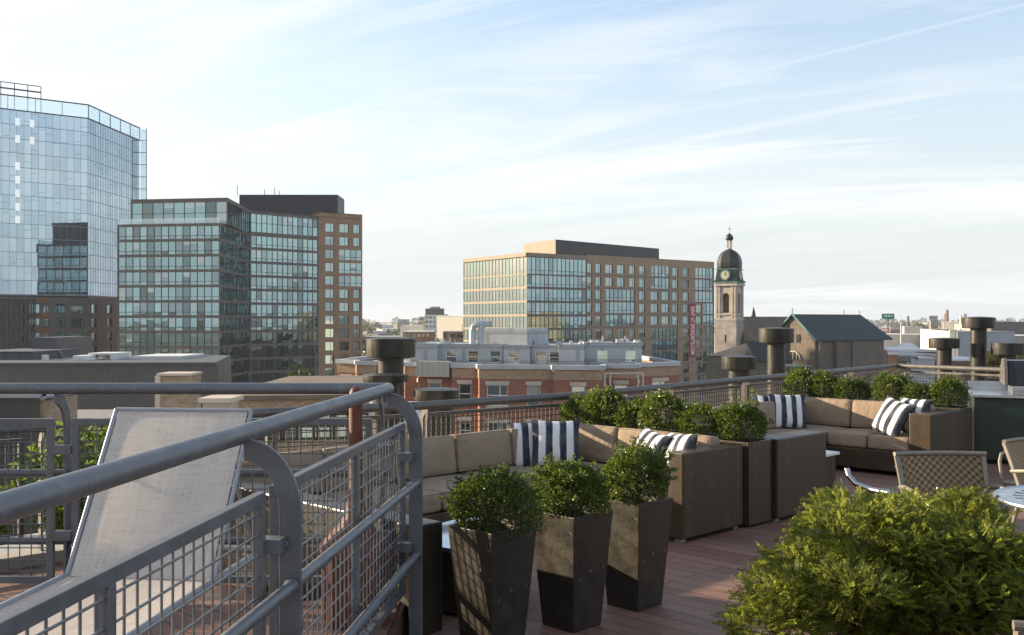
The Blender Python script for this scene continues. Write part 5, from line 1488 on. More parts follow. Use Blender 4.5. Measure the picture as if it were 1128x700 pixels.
# ---- dark corrugated building at the left, with roof boxes
def building_e():
    r = thing('corrugated_building', 'dark corrugated metal building with a flat roof, beyond the back railing at the left', 'building', (-22, 66, -22))
    d = 60.0
    P = [(-34.0, 59), (px(240, 60), 60.0), (px(240, 60) - 2.5, 72), (-36, 72)]
    zt_ = pz(401.5, d)
    mb = MB().prism(P, -22, zt_); mb.build('wall', 'corrugated_dark', r)
    MB().prism([(p[0] * 1.004, p[1] * 0.998 if p[1] < 70 else p[1]) for p in P], zt_ + 0.003, zt_ + 0.12).build('parapet_cap', 'corrugated_dark', r)
    b_ = MB()
    for x0, x1 in ((58, 65), (93, 112)): b_.box(px(x0, d - 0.25), px(x1, d - 0.25), 58.9 + 0.012 * x0, 59.6 + 0.012 * x0, -8, zt_ - 0.15)
    b_.build('brown_panels', 'corrugated_brown', r)
    u_ = MB().box(px(-30, 64), px(37, 64), 64, 71, zt_, pz(388.5, 64)); u_.box(px(-31, 64) - 0.1, px(38, 64), 63.9, 71.1, pz(388.5, 64), pz(387.3, 64)); u_.build('stair_head', 'corrugated_dark', r)
    MB().box(px(35, 70), px(61.5, 70), 70, 76, zt_, pz(372, 70)).build('lift_tower', 'corrugated_dark', r)
    MB().box(px(46, 63), px(50, 63), 63, 63.5, zt_, pz(391.5, 63)).build('flue', 'roof_white', r)
    MB().sheet([(px(61, 66), 66, pz(386, 66)), (px(64, 66), 66, pz(386, 66)), (px(71, 66), 66, zt_), (px(66, 66), 66, zt_)], (0, 0.3, 0)).build('brace', 'corrugated_dark', r)
    wb_ = MB(); x0, x1 = px(97, 64), px(128.5, 64)
    wb_.box(x0, x1, 64, 66.5, pz(391, 64), pz(389.2, 64)); wb_.box(px(121, 64), x1, 64, 66.5, zt_, pz(391, 64)); wb_.box(x0, px(121, 64), 66.2, 66.5, zt_, pz(391, 64))
    wb_.build('roof_shelter', 'roof_white', r)
    MB().box(px(80, 63), px(98, 63), 63, 64.5, zt_, pz(392, 63)).build('air_unit', 'roof_white', r, False, 0.05)
    sl = MB().sheet([(px(92, 63), 62.8, pz(395, 63)), (px(103, 63), 62.8, pz(396.5, 63)), (px(92, 63), 62.8, pz(397.5, 63))], (0, 1.2, 0)); sl.build('awning', 'roof_white', r)
    MB().box(px(150, 66), px(205, 66), 65, 70, zt_ + 0.125, zt_ + 0.3).build('roof_skylight', 'roof_white', r)
building_e()
def small_building(name, label, cat, x0, x1, ytop, d, depth, wall, roof=None, zbase=-22, lip=0.0, wins=None, skew=0.0):
    """simple block whose front spans x0..x1 in the photo at distance d"""
    X0, X1 = px(x0, d), px(x1, d); zt_ = pz(ytop, d)
    r = thing(name, label, cat, ((X0 + X1) / 2, d, zbase))
    kk = 1 + 0.88 * depth / d; P = [(X0, d), (X1, d + skew * (X1 - X0)), (X1 * (kk if X1 < 0 else 1), d + depth + skew * (X1 - X0)), (X0 * (kk if X0 > 0 else 1), d + depth)]
    w = MB(); ops = []
    if wins:
        nx, nz, wh, ww = wins; L = frame(P[0], P[1])[3]
        for i in range(nx):
            for j in range(nz):
                s = L * (i + 0.5) / nx; z = zt_ - (j + 0.55) * (wh * 1.9); ops.append((s - ww / 2, s + ww / 2, z - wh / 2, z + wh / 2))
    wall_open(w, P[0], P[1], zbase, zt_, ops, 0.25)
    for i in range(1, 4): wall_open(w, P[i], P[(i + 1) % 4], zbase, zt_, [], 0.2)
    w.build('wall', wall, r)
    MB().prism(inset(P, -0.15 if lip else 0.1), zt_ - 0.3 if not lip else zt_ + 0.004, zt_ - 0.12 if not lip else zt_ + lip).build('roof', roof or 'roof_gravel', r)
    for i, o_ in enumerate(ops): window(r, P[0], P[1], *o_, 0.22, GL, [2, 2, 3, 1, 0], seed=i + int(x0), cross=False, sash=True, fw=0.1)
    return r
small_building('rooftop_shed', 'grey metal rooftop shed with tan brick end behind the back railing, far left', 'shed', -60, 43, 438.5, 34, 5, 'corrugated_far', 'alu_light', -6, 0.12)
small_building('brick_pier', 'small tan brick block beside the grey rooftop shed at the left edge', 'brick pier', 43.2, 50, 441, 34.2, 3, 'brick_chimney', 'alu_light', -6, 0.1)
ck = thing('chimney', 'square tan brick chimney with pale cap above the lounge chair', 'chimney', (px(190, 30), 30.5, -6))
MB().box(px(174, 30), px(210, 30), 30, 31, -6, pz(414, 30)).build('shaft', 'brick_chimney', ck)
MB().box(px(173, 30), px(211, 30), 29.95, 31.05, pz(414, 30), pz(411.5, 30)).build('cap', 'stone_light', ck)
MB().box(px(171.5, 30), px(177, 30), 29.93, 30.3, -6, pz(414, 30) - 0.01).build('quoin', 'stone_light', ck)
ck2 = thing('chimney', 'low flat-capped pale chimney just right of the tan brick chimney', 'chimney', (px(236, 26), 26.5, -6))
MB().box(px(222, 26), px(250, 26), 26.1, 27.1, -6, pz(444, 26)).build('shaft', 'stone_grey', ck2)
MB().box(px(218, 26), px(255, 26), 26, 27.2, pz(444, 26), pz(439, 26)).build('cap', 'stone_light', ck2)
small_building('low_building', 'low brown-roofed building beyond the back railing, right of the lounge chair', 'building', 235, 400, 441, 46, 16, 'brick_brown', 'brown_roof', -22, 0.2, (9, 2, 1.2, 1.0), 0.12)
small_building('low_building', 'pale stucco low building seen through the back railing under the lounge chair', 'building', -40, 235, 472, 42, 7, 'gravel_tan', 'roof_gravel', -22, 0.15, (12, 2, 1.3, 1.2))
small_building('low_building', 'low shop with pale roof seen through the railing corner, below the dark vents', 'building', 300, 460, 470, 52, 14, 'concrete', 'roof_white', -22, 0.15, (8, 2, 1.3, 1.4))

# ---- church
def church():
    r = thing('church', 'stone church with dark green slate roofs and a domed clock tower', 'church', (60, 236, -22))
    cx, cy = px(803.5, 236), 236.0; a45 = R(45 + 13)
    ca, sa = math.cos(a45), math.sin(a45)
    def sq(h, z): return [(cx + (ca * x - sa * y), cy + (sa * x + ca * y), z) for x, y in ((-h, -h), (h, -h), (h, h), (-h, h))]
    Hh = 2.55
    tw = MB(); zA, zB = pz(351, 236), pz(312, 236)
    def corners(h): return [(p[0], p[1]) for p in sq(h, 0)]
    c = corners(Hh); order = [(c[3], c[0]), (c[0], c[1]), (c[1], c[2]), (c[2], c[3])]
    sh = MB(); ops_w = []
    for P0, P1 in order:
        L = frame(P0, P1)[3]; ops = [(L / 2 - 0.2, L / 2 + 0.2, pz(377, 236), pz(369, 236))]
        wall_open(sh, P0, P1, -22, zA, ops, 0.5); ops_w += [(P0, P1, w) for w in ops]
    sh.build('tower_shaft', 'stone_grey', r)
    sl = MB()
    for P0, P1, w in ops_w:
        o, t, n, L = frame(P0, P1); sl.obox(o + t * w[0] - n * 0.5 + Vector((0, 0, w[2])), t * (w[1] - w[0]), n * 0.05, (0, 0, w[3] - w[2]))
    sl.build('slit_window', 'black', r)
    for y, hh, k in ((351, 0.5, 0.18), (346, 0.3, 0.12), (313, 0.5, 0.35)):
        z = pz(y, 236); h = Hh * 0.96 + k; bands = MB(); bands.add(sq(h, z - hh) + sq(h, z), [(3, 2, 1, 0), (4, 5, 6, 7), (0, 1, 5, 4), (1, 2, 6, 5), (2, 3, 7, 6), (3, 0, 4, 7)]); bands.build('string_course', 'stone_light', r)
    # belfry with arched louvred openings
    bf, lv, pil = MB(), MB(), MB(); c = corners(Hh * 0.93); order = [(c[3], c[0]), (c[0], c[1]), (c[1], c[2]), (c[2], c[3])]
    z0, z1, zs = pz(345, 236), pz(327, 236), zB
    for P0, P1 in order:
        o, t, n, L = frame(P0, P1); hw = 0.78
        arch = [(L / 2 + hw * math.cos(math.pi * i / 10), z1 + hw * math.sin(math.pi * i / 10)) for i in range(11)]
        pt_ = lambda s, z, d=0: o + t * s + Vector((0, 0, z)) - n * d
        bf.quad(pt_(0, zA), pt_(L, zA), pt_(L, z0), pt_(0, z0)); bf.quad(pt_(0, z0), pt_(L / 2 - hw, z0), pt_(L / 2 - hw, z1), pt_(0, z1)); bf.quad(pt_(L / 2 + hw, z0), pt_(L, z0), pt_(L, z1), pt_(L / 2 + hw, z1))
        up = [pt_(L, z1), pt_(L, zs), pt_(0, zs), pt_(0, z1)] + [pt_(s, z) for s, z in reversed(arch)]
        bf.add([pt_(L, z1), pt_(L, zs)] + [pt_(s, z) for s, z in arch[:6][::-1]], [(0, 1, 2, 3, 4, 5, 6, 7)]); bf.add([pt_(0, zs), pt_(0, z1)] + [pt_(s, z) for s, z in arch[5:][::-1]], [tuple(range(8))])
        bf.quad(pt_(0, zs), pt_(L, zs), pt_(L / 2, z1 + hw), pt_(L / 2, z1 + hw))
        for (sa_, za_), (sb_, zb_) in zip(arch[:-1], arch[1:]): bf.quad(pt_(sa_, za_), pt_(sb_, zb_), pt_(sb_, zb_, 0.5), pt_(sa_, za_, 0.5))
        bf.quad(pt_(L / 2 - hw, z0), pt_(L / 2 - hw, z0, 0.5), pt_(L / 2 - hw, z1, 0.5), pt_(L / 2 - hw, z1)); bf.quad(pt_(L / 2 + hw, z0, 0.5), pt_(L / 2 + hw, z0), pt_(L / 2 + hw, z1), pt_(L / 2 + hw, z1, 0.5))
        for k in range(9):
            z = z0 + (z1 + 0.6 - z0) * k / 9; w_ = hw if z < z1 else hw * 0.8
            lv.add([pt_(L / 2 - w_, z, 0.45), pt_(L / 2 + w_, z, 0.45), pt_(L / 2 + w_, z + 0.45, 0.7), pt_(L / 2 - w_, z + 0.45, 0.7)], [(0, 1, 2, 3)])
        lv.quad(pt_(L / 2 - hw, z0, 0.75), pt_(L / 2 + hw, z0, 0.75), pt_(L / 2 + hw, z1 + hw, 0.75), pt_(L / 2 - hw, z1 + hw, 0.75))
        for s in (0.0, 0.62, L - 0.98, L - 0.36): pil.obox(pt_(s, zA, -0.02), t * 0.36, n * 0.16, (0, 0, zs - zA))
    bf.build('belfry', 'stone_light', r); lv.build('louvres', 'louvre', r); pil.build('pilasters', 'stone_light', r)
    # clock stage
    zc0, zc1 = pz(311, 236), pz(297.5, 236)
    cs = MB(); h0, h1 = Hh * 0.98, Hh * 0.86
    cs.add(sq(h0 + 0.25, zc0) + sq(h0 + 0.3, zc0 + 0.25) + sq(h0, zc0 + 0.4) + sq(h1, zc1), [(i + 4 * k, (i + 1) % 4 + 4 * k, (i + 1) % 4 + 4 * k + 4, i + 4 * k + 4) for k in range(3) for i in range(4)] + [(12, 13, 14, 15)])
    cs.build('clock_stage', 'copper_dark', r)
    vg = MB()
    for z, h in ((zc0 - 0.2, h0 + 0.42), (zc1, h1 + 0.25)): vg.add(sq(h, z) + sq(h, z + 0.22), [(3, 2, 1, 0), (4, 5, 6, 7), (0, 1, 5, 4), (1, 2, 6, 5), (2, 3, 7, 6), (3, 0, 4, 7)])
    vg.build('copper_cornice', 'verdigris', r)
    c = corners(h0); order = [(c[3], c[0]), (c[0], c[1]), (c[1], c[2])]
    for P0, P1 in order:
        o, t, n, L = frame(P0, P1); ctr = o + t * L / 2 + n * -0.05 + Vector((0, 0, (zc0 + zc1) / 2 + 0.1))
        fr_ = MB().tube([ctr - n * 0.3, ctr + n * 0.30], 1.2, 20); ck_ = fr_.build('clock', 'verdigris', r)
        MB().tube([ctr + n * 0.30, ctr + n * 0.36], 0.92, 20).build('dial', 'clock_face', ck_)
        hd_ = MB(); hd_.obox(ctr + n * 0.37 - t * 0.05, t * 0.1, n * 0.03, (0, 0, 0.72)); hd_.obox(ctr + n * 0.37 + Vector((0, 0, -0.05)), t * 0.45, n * 0.03, (0, 0, 0.1)); hd_.build('hands', 'black', ck_)
    # dome, lantern, cross
    zd0, zd1 = zc1 + 0.22, pz(275, 236); hd = zd1 - zd0
    rr_ = [(1.0, 0), (1.05, 0.12), (1.06, 0.3), (1.0, 0.5), (0.88, 0.68), (0.70, 0.82), (0.48, 0.92), (0.30, 0.97), (0.26, 1.0)]
    MB().lathe([(2.72 * a, zd0 + hd * b2) for a, b2 in rr_], (cx, cy, 0), 8, rot=R(22.5) + a45).build('dome', 'copper_dark', r)
    zl = pz(265, 236)
    ln = MB().lathe([(0.62, zd1 - 0.05), (0.62, zd1 + 0.2)], (cx, cy, 0), 8)
    for i in range(6):
        a = i * math.pi / 3; ln.tube([(cx + 0.52 * math.cos(a), cy + 0.52 * math.sin(a), zd1 + 0.2), (cx + 0.52 * math.cos(a), cy + 0.52 * math.sin(a), zl)], 0.1, 6)
    ln.build('lantern', 'stone_light', r)
    zt2 = pz(257, 236); hh = zt2 - zl
    MB().lathe([(0.68, zl), (0.92, zl + hh * 0.2), (0.88, zl + hh * 0.5), (0.5, zl + hh * 0.8), (0.2, zl + hh * 0.92), (0.06, zl + hh)], (cx, cy, 0), 10).build('cupola', 'copper_dark', r, True)
    cz = pz(249, 236); xr = MB(); xr.box(cx - 0.07, cx + 0.07, cy - 0.07, cy + 0.07, zt2, cz); xr.box(cx - 0.45, cx + 0.45, cy - 0.06, cy + 0.06, cz - 0.75, cz - 0.6); xr.build('cross', 'gold', r)
    # gabled transept running right, its gable end in the sun
    ax = Vector((0.77, 0.638, 0)).normalized(); sd = Vector((ax.y, -ax.x, 0))
    g0 = Vector((px(874, 228), 228, 0)); w = 5.6; zr, ze = pz(348.8, 228), -2.7; Lr = 27.0
    gm = MB(); A, B = g0 - sd * w, g0 + sd * w
    gm.add([A + Vector((0, 0, -22)), B + Vector((0, 0, -22)), B + Vector((0, 0, ze)), g0 + Vector((0, 0, zr)), A + Vector((0, 0, ze))], [(0, 1, 2, 3, 4)])
    gm.quad(B + Vector((0, 0, -22)), B + ax * Lr + Vector((0, 0, -22)), B + ax * Lr + Vector((0, 0, ze)), B + Vector((0, 0, ze)))
    gm.build('gable_wall', 'brick_church', r)
    rf = MB(); up = Vector((0, 0, 1)); ov = ax * -0.4
    rf.sheet([g0 + ov + up * (zr + 0.25), g0 + ax * Lr + up * (zr + 0.25), B + sd * 0.5 + ax * (Lr + 4) + up * (ze - 0.25), B + sd * 0.5 + ov + up * (ze - 0.25)], (0, 0, 0.25))
    rf.sheet([g0 + ov + up * (zr + 0.25), A - sd * 0.5 + ov + up * (ze - 0.25), A - sd * 0.5 + ax * (Lr + 4) + up * (ze - 0.25), g0 + ax * Lr + up * (zr + 0.25)], (0, 0, 0.25))
    rf.sheet([g0 + ax * Lr + up * (zr + 0.25), A + ax * (Lr + 4) + up * (ze - 0.25), B + ax * (Lr + 4) + up * (ze - 0.25)], (0, 0, 0.25))
    rf.build('roof', 'slate_roof', r)
    cpg = MB()
    for E in (A, B): cpg.tube([g0 + ov * 1.3 + up * (zr + 0.55), E + ov * 1.3 + (E - g0).normalized() * 0.5 + up * (ze - 0.1)], 0.22, 6)
    cpg.build('coping', 'verdigris', r); cpg = MB()
    cpg.tube([g0 + ov + up * zr, g0 + ov + up * (zr + 1.9)], 0.09, 5); cpg.obox(g0 + ov + sd * -0.45 + up * (zr + 1.2), sd * 0.9, ax * 0.1, (0, 0, 0.12))
    cpg.build('gable_cross', 'verdigris', r)
    for k in (20, 26.5): cpg = MB(); cpg.tube([g0 + ax * k + up * zr, g0 + ax * k + up * (zr + 1.6)], 0.08, 5); cpg.obox(g0 + ax * k + sd * -0.3 + up * (zr + 1.1), sd * 0.6, ax * 0.1, (0, 0, 0.1)); cpg.build('roof_cross', 'verdigris', r)
    fw_ = MB(); pc = g0 - ax * 0.06
    arc = [pc + sd * (1.9 * math.cos(math.pi * i / 14)) + up * (ze - 4.4 + 1.9 * math.sin(math.pi * i / 14)) for i in range(15)]
    fw_.sheet(arc, -ax * 0.08); fw_.build('fan_window', 'pane_dark', r)
    fm_ = MB()
    for i in range(14): fm_.tube([arc[i] - ax * 0.12, arc[i + 1] - ax * 0.12], 0.16, 5)
    for k in (-0.9, 0, 0.9): fm_.obox(pc - ax * 0.16 + sd * (k - 0.06) + up * (ze - 4.4), sd * 0.12, ax * 0.05, (0, 0, 1.75 - abs(k) * 0.3))
    fm_.build('fan_window_frame', 'stone_light', r)
    for k in (-1.3, 1.3):
        a2 = [pc + sd * (k + 0.45 * math.cos(math.pi * i / 8)) + up * (ze + 0.9 + 0.45 * math.sin(math.pi * i / 8)) for i in range(9)] + [pc + sd * (k - 0.45) + up * (ze - 0.5), pc + sd * (k + 0.45) + up * (ze - 0.5)]
        MB().sheet(a2, -ax * 0.1).build('window', 'pane_dim', r)
    bt = MB()
    for k in (0.4, 7): bt.obox(B + ax * k + sd * 0.02 + up * -22, ax * 1.1, sd * 0.9, (0, 0, 19.0))
    bt.build('buttresses', 'brick_church', r)
    # apse block at the right with hipped roof
    q0 = B + ax * 14 + sd * 0.4; ap = MB(); pa = [q0, q0 + ax * 14 - sd * 0.5, q0 + ax * 15.5 - sd * 5, q0 + ax * 12 - sd * 9, q0 - sd * 9]
    ap.prism([(p.x, p.y) for p in pa], -22, ze + 0.2); ap.build('apse_wall', 'brick_church', r)
    # long nave roof between tower and transept
    nv = MB(); za, zb = pz(350.2, 240), -3.5
    n0, n1 = (cx + 3.0, 240.0), (px(868, 242), 242.0)
    nv.sheet([(n0[0], n0[1], za), (n1[0] + 6, n1[1], za), (n1[0] + 6, n1[1] - 6.5, zb), (n0[0], n0[1] - 6.5, zb)], (0, 0, 0.25)); nv.sheet([(n0[0], n0[1], za), (n0[0], n0[1] + 7, zb), (n1[0], n1[1] + 7, zb), (n1[0], n1[1], za)], (0, 0, 0.25))
    nv.build('nave_roof', 'brown_roof', r)
    MB().box(n0[0], n1[0], 234.2, 234.6, -22, zb + 0.3).build('nave_wall', 'brick_church', r)
    # sunlit hipped porch roof and lower aisle
    p0 = Vector((px(806, 222), 222, 0)); pr = MB(); zt3, ze3 = pz(378, 222), pz(392, 222)
    k1, k2, k3, k4 = p0 + Vector((-5.4, -0.5, ze3)), p0 + Vector((2.4, -2.0, ze3)), p0 + Vector((10, 6, ze3)), p0 + Vector((-3, 8, ze3)); t1 = p0 + Vector((4.0, 2.2, zt3))
    pr.add([k1, k2, k3, k4, t1], [(0, 1, 4), (1, 2, 4), (2, 3, 4), (3, 0, 4), (3, 2, 1, 0)]); pr.build('porch_roof', 'tan_roof', r)
    MB().prism([(k.x * 0.995, k.y + 0.4) for k in (k1, k2, k3, k4)], -22, ze3 - 0.05).build('porch_wall', 'brick_church', r)
    an_ = MB(); q1 = Vector((px(822, 219), 219, 0))
    an_.sheet([q1 + up * pz(377, 219), q1 + Vector((9, 2, pz(377, 219))), q1 + Vector((9.5, -2, pz(398, 219))), q1 + Vector((1.2, -4, pz(398, 219)))], (0, 0, 0.2)); an_.build('aisle_roof', 'slate_roof', r)
    MB().prism([(q1.x + 1.2, q1.y - 3.6), (q1.x + 9.5, q1.y - 1.6), (q1.x + 9, q1.y + 2), (q1.x + 0.5, q1.y + 0.2)], -22, pz(398, 219)).build('aisle_wall', 'brick_church', r)
    sp = MB(); sx = px(830, 250); sp.lathe([(0.9, 1.0), (0.9, 2.2), (0.5, 2.9), (0.45, 3.6), (0.05, 5.0)], (sx, 250, 0), 8); sp.build('turret', 'copper_dark', r)
church()

# ================================================================== middle and far distance
sb = small_building
sb('office_block', 'white block with dark top storeys standing alone on the skyline, left of centre', 'building', 468, 493, 347, 760, 22, 'roof_white', 'ware_dark', -22, 0.3, (6, 5, 1.8, 2.2), 0.3)
MB().box(px(468.5, 766), px(488, 766), 766, 780, pz(347, 766), pz(340, 766)).build('dark_storeys', 'ware_dark', bpy.data.objects['office_block'])
MB().box(px(474, 770), px(484, 770), 770, 778, pz(340, 770), pz(338, 770)).build('lift_room', 'ware_grey', bpy.data.objects['office_block'])
sb('office_block', 'tan concrete block just left of the white skyline block', 'building', 462, 469, 349, 790, 14, 'gravel_tan', None, -22, 0, (3, 5, 1.6, 1.6))
sb('office_block', 'small tan tower on the skyline between the brick tower and the white block', 'building', 438, 451, 352, 1100, 20, 'gravel_tan', None, -22, 0, (4, 4, 2, 2))
sb('warehouse', 'long white-roofed low warehouse left of the white skyline block', 'building', 441, 466, 359.5, 700, 40, 'ware_white', 'roof_white', -22, 0.3)
sb('warehouse', 'dark brown low warehouse below the white skyline block', 'building', 488, 520, 366, 420, 26, 'brick_far', 'roof_membrane', -22, 0.3, (8, 2, 1.5, 1.5))
sb('warehouse', 'brick low-rise with pale roof at the foot of the skyline, above the grey penthouses', 'building', 444, 478, 366, 430, 30, 'brick_far', 'roof_white', -22, 0.3, (7, 2, 1.5, 1.5), 0.2)
sb('warehouse', 'grey flat warehouse behind the big drum-capped vent', 'building', 402, 440, 372, 360, 24, 'ware_dark', 'roof_membrane', -22, 0.3, (6, 2, 1.5, 1.5))
sb('warehouse', 'long cream warehouse wall right of the church roof', 'building', 972, 1016, 369.5, 480, 40, 'ware_white', 'roof_white', -22, 0.4, None, -0.05)
sb('warehouse', 'small cream block standing behind the long cream warehouse', 'building', 996, 1016, 360.5, 640, 30, 'ware_white', 'roof_white', -22, 0.3)
sb('warehouse', 'brown shed end beside the long cream warehouse', 'building', 1016, 1040, 370, 470, 40, 'ware_dark', 'roof_white', -22, 0.3)
sb('warehouse', 'blue-grey flat warehouse behind the tallest vent', 'building', 1054.5, 1116, 366, 330, 40, 'ware_grey', 'roof_membrane', -22, 0.2, None, -0.06)
sb('warehouse', 'sunlit end of the blue-grey warehouse set as a cream block, left of the tallest vent', 'building', 1046, 1054.2, 364, 334, 30, 'ware_white', 'roof_white', -22, 0.2)  # the warehouse's sunlit end face, its brightness put into a cream colour
sb('warehouse', 'wide dark grey slab building at the right edge of the skyline', 'building', 1092, 1165, 355, 560, 60, 'ware_dark', 'roof_gravel', -22, 0.2)
sb('warehouse', 'tan low building below the dark grey slab at the right edge', 'building', 1115, 1165, 370.5, 400, 30, 'gravel_tan', 'roof_white', -22, 0.2)
sb('low_building', 'sunlit end of the dark brick building, set as an orange block by the church apse', 'building', 979, 989, 391, 170, 3, 'brick_orange', 'roof_white', -22, 0.3)  # sunlight on the dark building's end, put into an orange brick block
sb('low_building', 'dark brick flat building right of the church apse', 'building', 989.2, 1040, 393, 172, 20, 'brick_dark', 'roof_membrane', -22, 0.3, (6, 2, 1.4, 1.2))
sb('low_building', 'white-roofed market hall between the cream warehouse and the dark brick building', 'building', 978, 1034, 388, 250, 30, 'brick_far', 'roof_white', -22, 0.5, None, 0.1)
sb('low_building', 'low pale-roofed shops below the blue-grey warehouse', 'building', 1040, 1100, 398, 190, 24, 'brick_far', 'roof_white', -22, 0.3, (8, 2, 1.4, 1.4))
sb('low_building', 'blue-roofed small building behind the mid-height vent', 'building', 1012, 1030, 396, 150, 9, 'ware_grey', 'duct', -22, 0.3)
# gabled white tent roofs
tn = thing('tent_roof', 'white peaked tent roof in front of the long cream warehouse', 'tent', (px(1000, 300), 300, -22))
z1, z2 = pz(378, 300), pz(386, 300)
MB().add([(px(985, 296), 296, z2), (px(1012, 296), 296, z2), (px(1014, 312), 312, z2), (px(987, 312), 312, z2), (px(993, 304), 304, z1), (px(1005, 304), 304, z1 - 0.2)], [(0, 1, 5, 4), (1, 2, 5), (2, 3, 4, 5), (3, 0, 4)]).build('canopy', 'roof_white', tn)
MB().box(px(985, 296), px(1012, 296), 296.2, 311, -22, z2 - 0.05).build('wall', 'ware_grey', tn)
bbd = thing('billboard', 'green roadside billboard on the skyline right of the church', 'billboard', (px(978.5, 520), 520, -22))
MB().box(px(971.5, 520), px(985.3, 520), 520, 520.5, pz(351.7, 520), pz(345.8, 520)).build('panel', 'billboard_green', bbd)
lt = MB()
for k, (a, b2) in enumerate(((974, 977), (977.8, 981), (981.8, 983.4))): lt.box(px(a, 520), px(b2, 520), 519.9, 519.97, pz(349.0, 520), pz(347.6, 520))
lt.build('lettering', 'lettering', bbd)
MB().tube([(px(978.5, 520), 520.7, -22), (px(978.5, 520), 520.7, pz(347, 520))], 0.4, 8).build('post', 'mullion', bbd)
def mast(x, ytop, d, r0, label, cat='mast', name='mast', mat_='ware_grey', r1=None):
    o = thing(name, label, cat, (px(x, d), d, -22))
    MB().tube([(px(x, d), d, -22), (px(x, d), d, pz(ytop, d))], [r0, r1 or r0 * 0.7], 10).build('shaft', mat_, o, True)
    return o
lp = []
for x, yt, lab in ((1025, 352, 'tall pale light mast beside the brown shed end'), (1039.5, 353.5, 'tall pale light mast left of the tallest vent'), (992.5, 354, 'slim pale light mast behind the cream warehouse, near the church')):
    o = mast(x, yt, 430, 0.34, lab, 'light mast', 'light_mast', 'roof_white')
    MB().box(px(x, 430) - 1.0, px(x, 430) + 1.0, 429.8, 430.2, pz(yt, 430) - 0.3, pz(yt, 430)).build('lamp_head', 'roof_white', o)
mast(1043.3, 341.5, 1600, 3.0, 'taller of two thin factory chimneys on the right skyline', 'factory chimney', 'factory_chimney', 'brick_far')
mast(1041.4, 345.5, 1620, 2.6, 'shorter of two thin factory chimneys on the right skyline', 'factory chimney', 'factory_chimney', 'brick_far')
mast(1000.3, 348.5, 1300, 2.0, 'lone thin chimney on the skyline behind the small cream block', 'factory chimney', 'factory_chimney', 'ware_dark')
mast(1058.5, 347.5, 900, 1.6, 'pale flue stack on the skyline just left of the tallest vent', 'factory chimney', 'factory_chimney', 'ware_white')
sb('office_block', 'distant blue-grey tower on the skyline just left of the tallest vent', 'building', 1061.5, 1065.2, 346, 2600, 20, 'ware_grey', None)
sb('office_block', 'distant framed tower on the skyline between the two light masts', 'building', 1024, 1033, 348, 1500, 25, 'brick_far', None, -22, 0, (4, 4, 2, 2))

# nearer street trees
leafy(px(1100, 190), 192, -14, 5.2, 2600, 'leaf_autumn', 'yellowing street tree behind the grill hood, left of another', 61, 0.9, 1.0, name='street_tree', cat='tree', group='street trees', th=8)
leafy(px(1134, 186), 188, -13.5, 5.0, 2200, 'leaf_autumn', 'yellowing street tree at the right edge, behind the grill', 62, 0.9, 1.0, name='street_tree', cat='tree', group='street trees', th=8.5)
leafy(px(843, 120), 122, -11.6, 2.6, 1800, 'leaf_bright', 'green street tree between the two vents in front of the church', 63, 0.5, 1.0, name='street_tree', cat='tree', group='street trees', th=10)
leafy(px(303, 150), 152, -14.5, 3.6, 2200, 'leaf_tree', 'dark green street tree at the foot of the teal glass block', 64, 0.8, 0.8, name='street_tree', cat='tree', group='street trees', th=10)
leafy(px(335, 170), 172, -13.5, 4.4, 1800, 'leaf_tree', 'street tree at the foot of the brick end of the teal glass block', 65, 0.8, 0.8, name='street_tree', cat='tree', group='street trees', th=9)
leafy(px(490, 470), 472, -18, 6, 1200, 'leaf_tree', 'rounded tree among the low roofs left of the long tan block', 66, 1.4, 0.9, name='street_tree', cat='tree', group='street trees', th=5)

# far city and far trees, each one mass
q = random.Random(12)
cols_ = ['ware_white', 'ware_grey', 'brick_far', 'concrete', 'ware_dark', 'gravel_tan', 'roof_white', 'roof_membrane']
fc = MB()
for i in range(1500):
    d = 380 * (5200 / 380) ** q.random(); x = q.uniform(-0.62, 0.75) * d
    pxx = 564 + x / d * F
    if d < 720 and (560 < pxx < 985 or pxx < 395 or 1040 < pxx < 1180): continue
    if d < 560 and 960 < pxx: continue
    w, l = q.uniform(8, 30) * (1 + d / 3000), q.uniform(8, 26) * (1 + d / 3000); h = q.choice((5, 6, 7, 8, 9, 10, 12)) + (q.random() < 0.04) * q.uniform(5, 16)
    a = q.uniform(-0.3, 0.3) + 0.68; ex, ey = Vector((math.cos(a), math.sin(a), 0)), Vector((-math.sin(a), math.cos(a), 0))
    fc.obox((x, d, -22), ex * w, ey * l, (0, 0, h), q.choices(range(6), (2, 2, 3, 2, 2, 2))[0])
    if q.random() < 0.6: fc.obox(Vector((x, d, -22 + h + 0.02)) - ex * 0.2 - ey * 0.2, ex * (w + 0.4), ey * (l + 0.4), (0, 0, 0.5), q.choice((6, 7, 6)))
struct(fc.build('distant_city', cols_), 'stuff')['label'] = 'low roofs of the far city'
g = np.random.default_rng(77); Ps, Ds, Ss = [], [], []
for i in range(900):
    d = 300 * (6000 / 300) ** g.random(); x = g.uniform(-0.62, 0.75) * d; pxx = 564 + x / d * F
    if d < 500 and (500 < pxx < 985 or pxx < 395 or 1010 < pxx < 1180): continue
    rr2 = g.uniform(3, 5.5) * (1 + d / 2500); n = 70
    u_ = unit(g.normal(size=(n, 3))); Ps.append(np.array([x, d, -22 + rr2 * 1.35]) + u_ * np.array([rr2, rr2, rr2 * 0.9]) * (0.6 + 0.45 * g.random((n, 1)))); Ds.append(u_ + g.normal(size=(n, 3)) * 0.5); Ss.append(np.full(n, rr2 * 0.6))
V, Fq = leaf_arrays(np.concatenate(Ps), np.concatenate(Ds), np.concatenate(Ss), 0.8, 0.2)
tf = arr_mesh('distant_trees', V, Fq, 'leaf_far'); struct(tf, 'stuff')['label'] = 'tree tops among the far roofs'

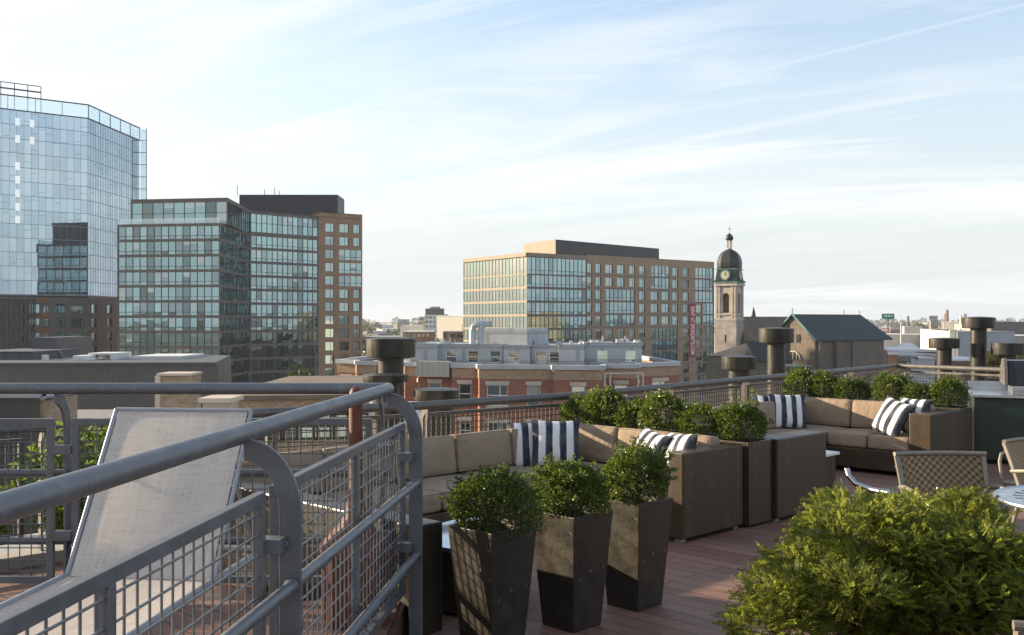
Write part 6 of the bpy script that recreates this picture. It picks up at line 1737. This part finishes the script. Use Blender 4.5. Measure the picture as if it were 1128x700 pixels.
# buildings across the street to the right: outside the frame, seen in the glass of the far facades
for i, (cx_, cy_, w, l, zt_, wm, lab) in enumerate(((235, 205, 50, 26, 6, 'brick_chimney', 'tan brick block right of the photo, mirrored in the far glass facades'), (150, 60, 40, 30, 2, 'ware_white', 'cream block right of the photo, mirrored in the lower glass panes'), (260, 110, 30, 40, 14, 'brick_tan', 'tall tan block right of the photo, mirrored in the far glass facades'))):
    r = thing('apartment_building', lab, 'building', (cx_, cy_, -22)); mb = MB()
    t = Vector((0.638, -0.77, 0)); P0 = Vector((cx_, cy_, 0)) - t * l / 2; P1 = P0 + t * l
    ops = [(s, s + 1.8, z, z + 1.9) for s in np.arange(1.5, l - 3, 3.6) for z in np.arange(-12, zt_ - 2.5, 3.1)]
    wall_open(mb, P0.xy, P1.xy, -22, zt_, ops, 0.3); nx = Vector((0.77, 0.638, 0)) * w
    wall_open(mb, P1.xy, (P1 + nx).xy, -22, zt_, [], 0.3); wall_open(mb, (P1 + nx).xy, (P0 + nx).xy, -22, zt_, [], 0.3); wall_open(mb, (P0 + nx).xy, P0.xy, -22, zt_, [], 0.3)
    mb.prism(inset([P0.xy, P1.xy, (P1 + nx).xy, (P0 + nx).xy], 0.1), zt_ - 0.3, zt_ - 0.1)
    mb.build('wall', wm, r)
    gm = MB(); o, t2, n, L = frame(P0.xy, P1.xy); gm.obox(o - n * 0.5 + Vector((0, 0, -21)), t2 * L, n * 0.1, (0, 0, zt_ + 20.5)); gm.build('glazing', 'pane_dark', r)

# ---- the air over the city
if HAZE:
    hz = MB().box(-3200, 3200, -40, 5600, -24, 60).build('haze', 'city_ground')
    struct(hz, 'stuff')
    m = bpy.data.materials.new('haze_air'); m.use_nodes = True; nt = m.node_tree; nt.nodes.clear()
    ou = nt.nodes.new('ShaderNodeOutputMaterial'); pv = nt.nodes.new('ShaderNodeVolumePrincipled')
    pv.inputs['Color'].default_value = (0.86, 0.92, 1.0, 1); pv.inputs['Density'].default_value = HAZE; pv.inputs['Anisotropy'].default_value = 0.2
    nt.links.new(pv.outputs[0], ou.inputs['Volume']); hz.data.materials.clear(); hz.data.materials.append(m)
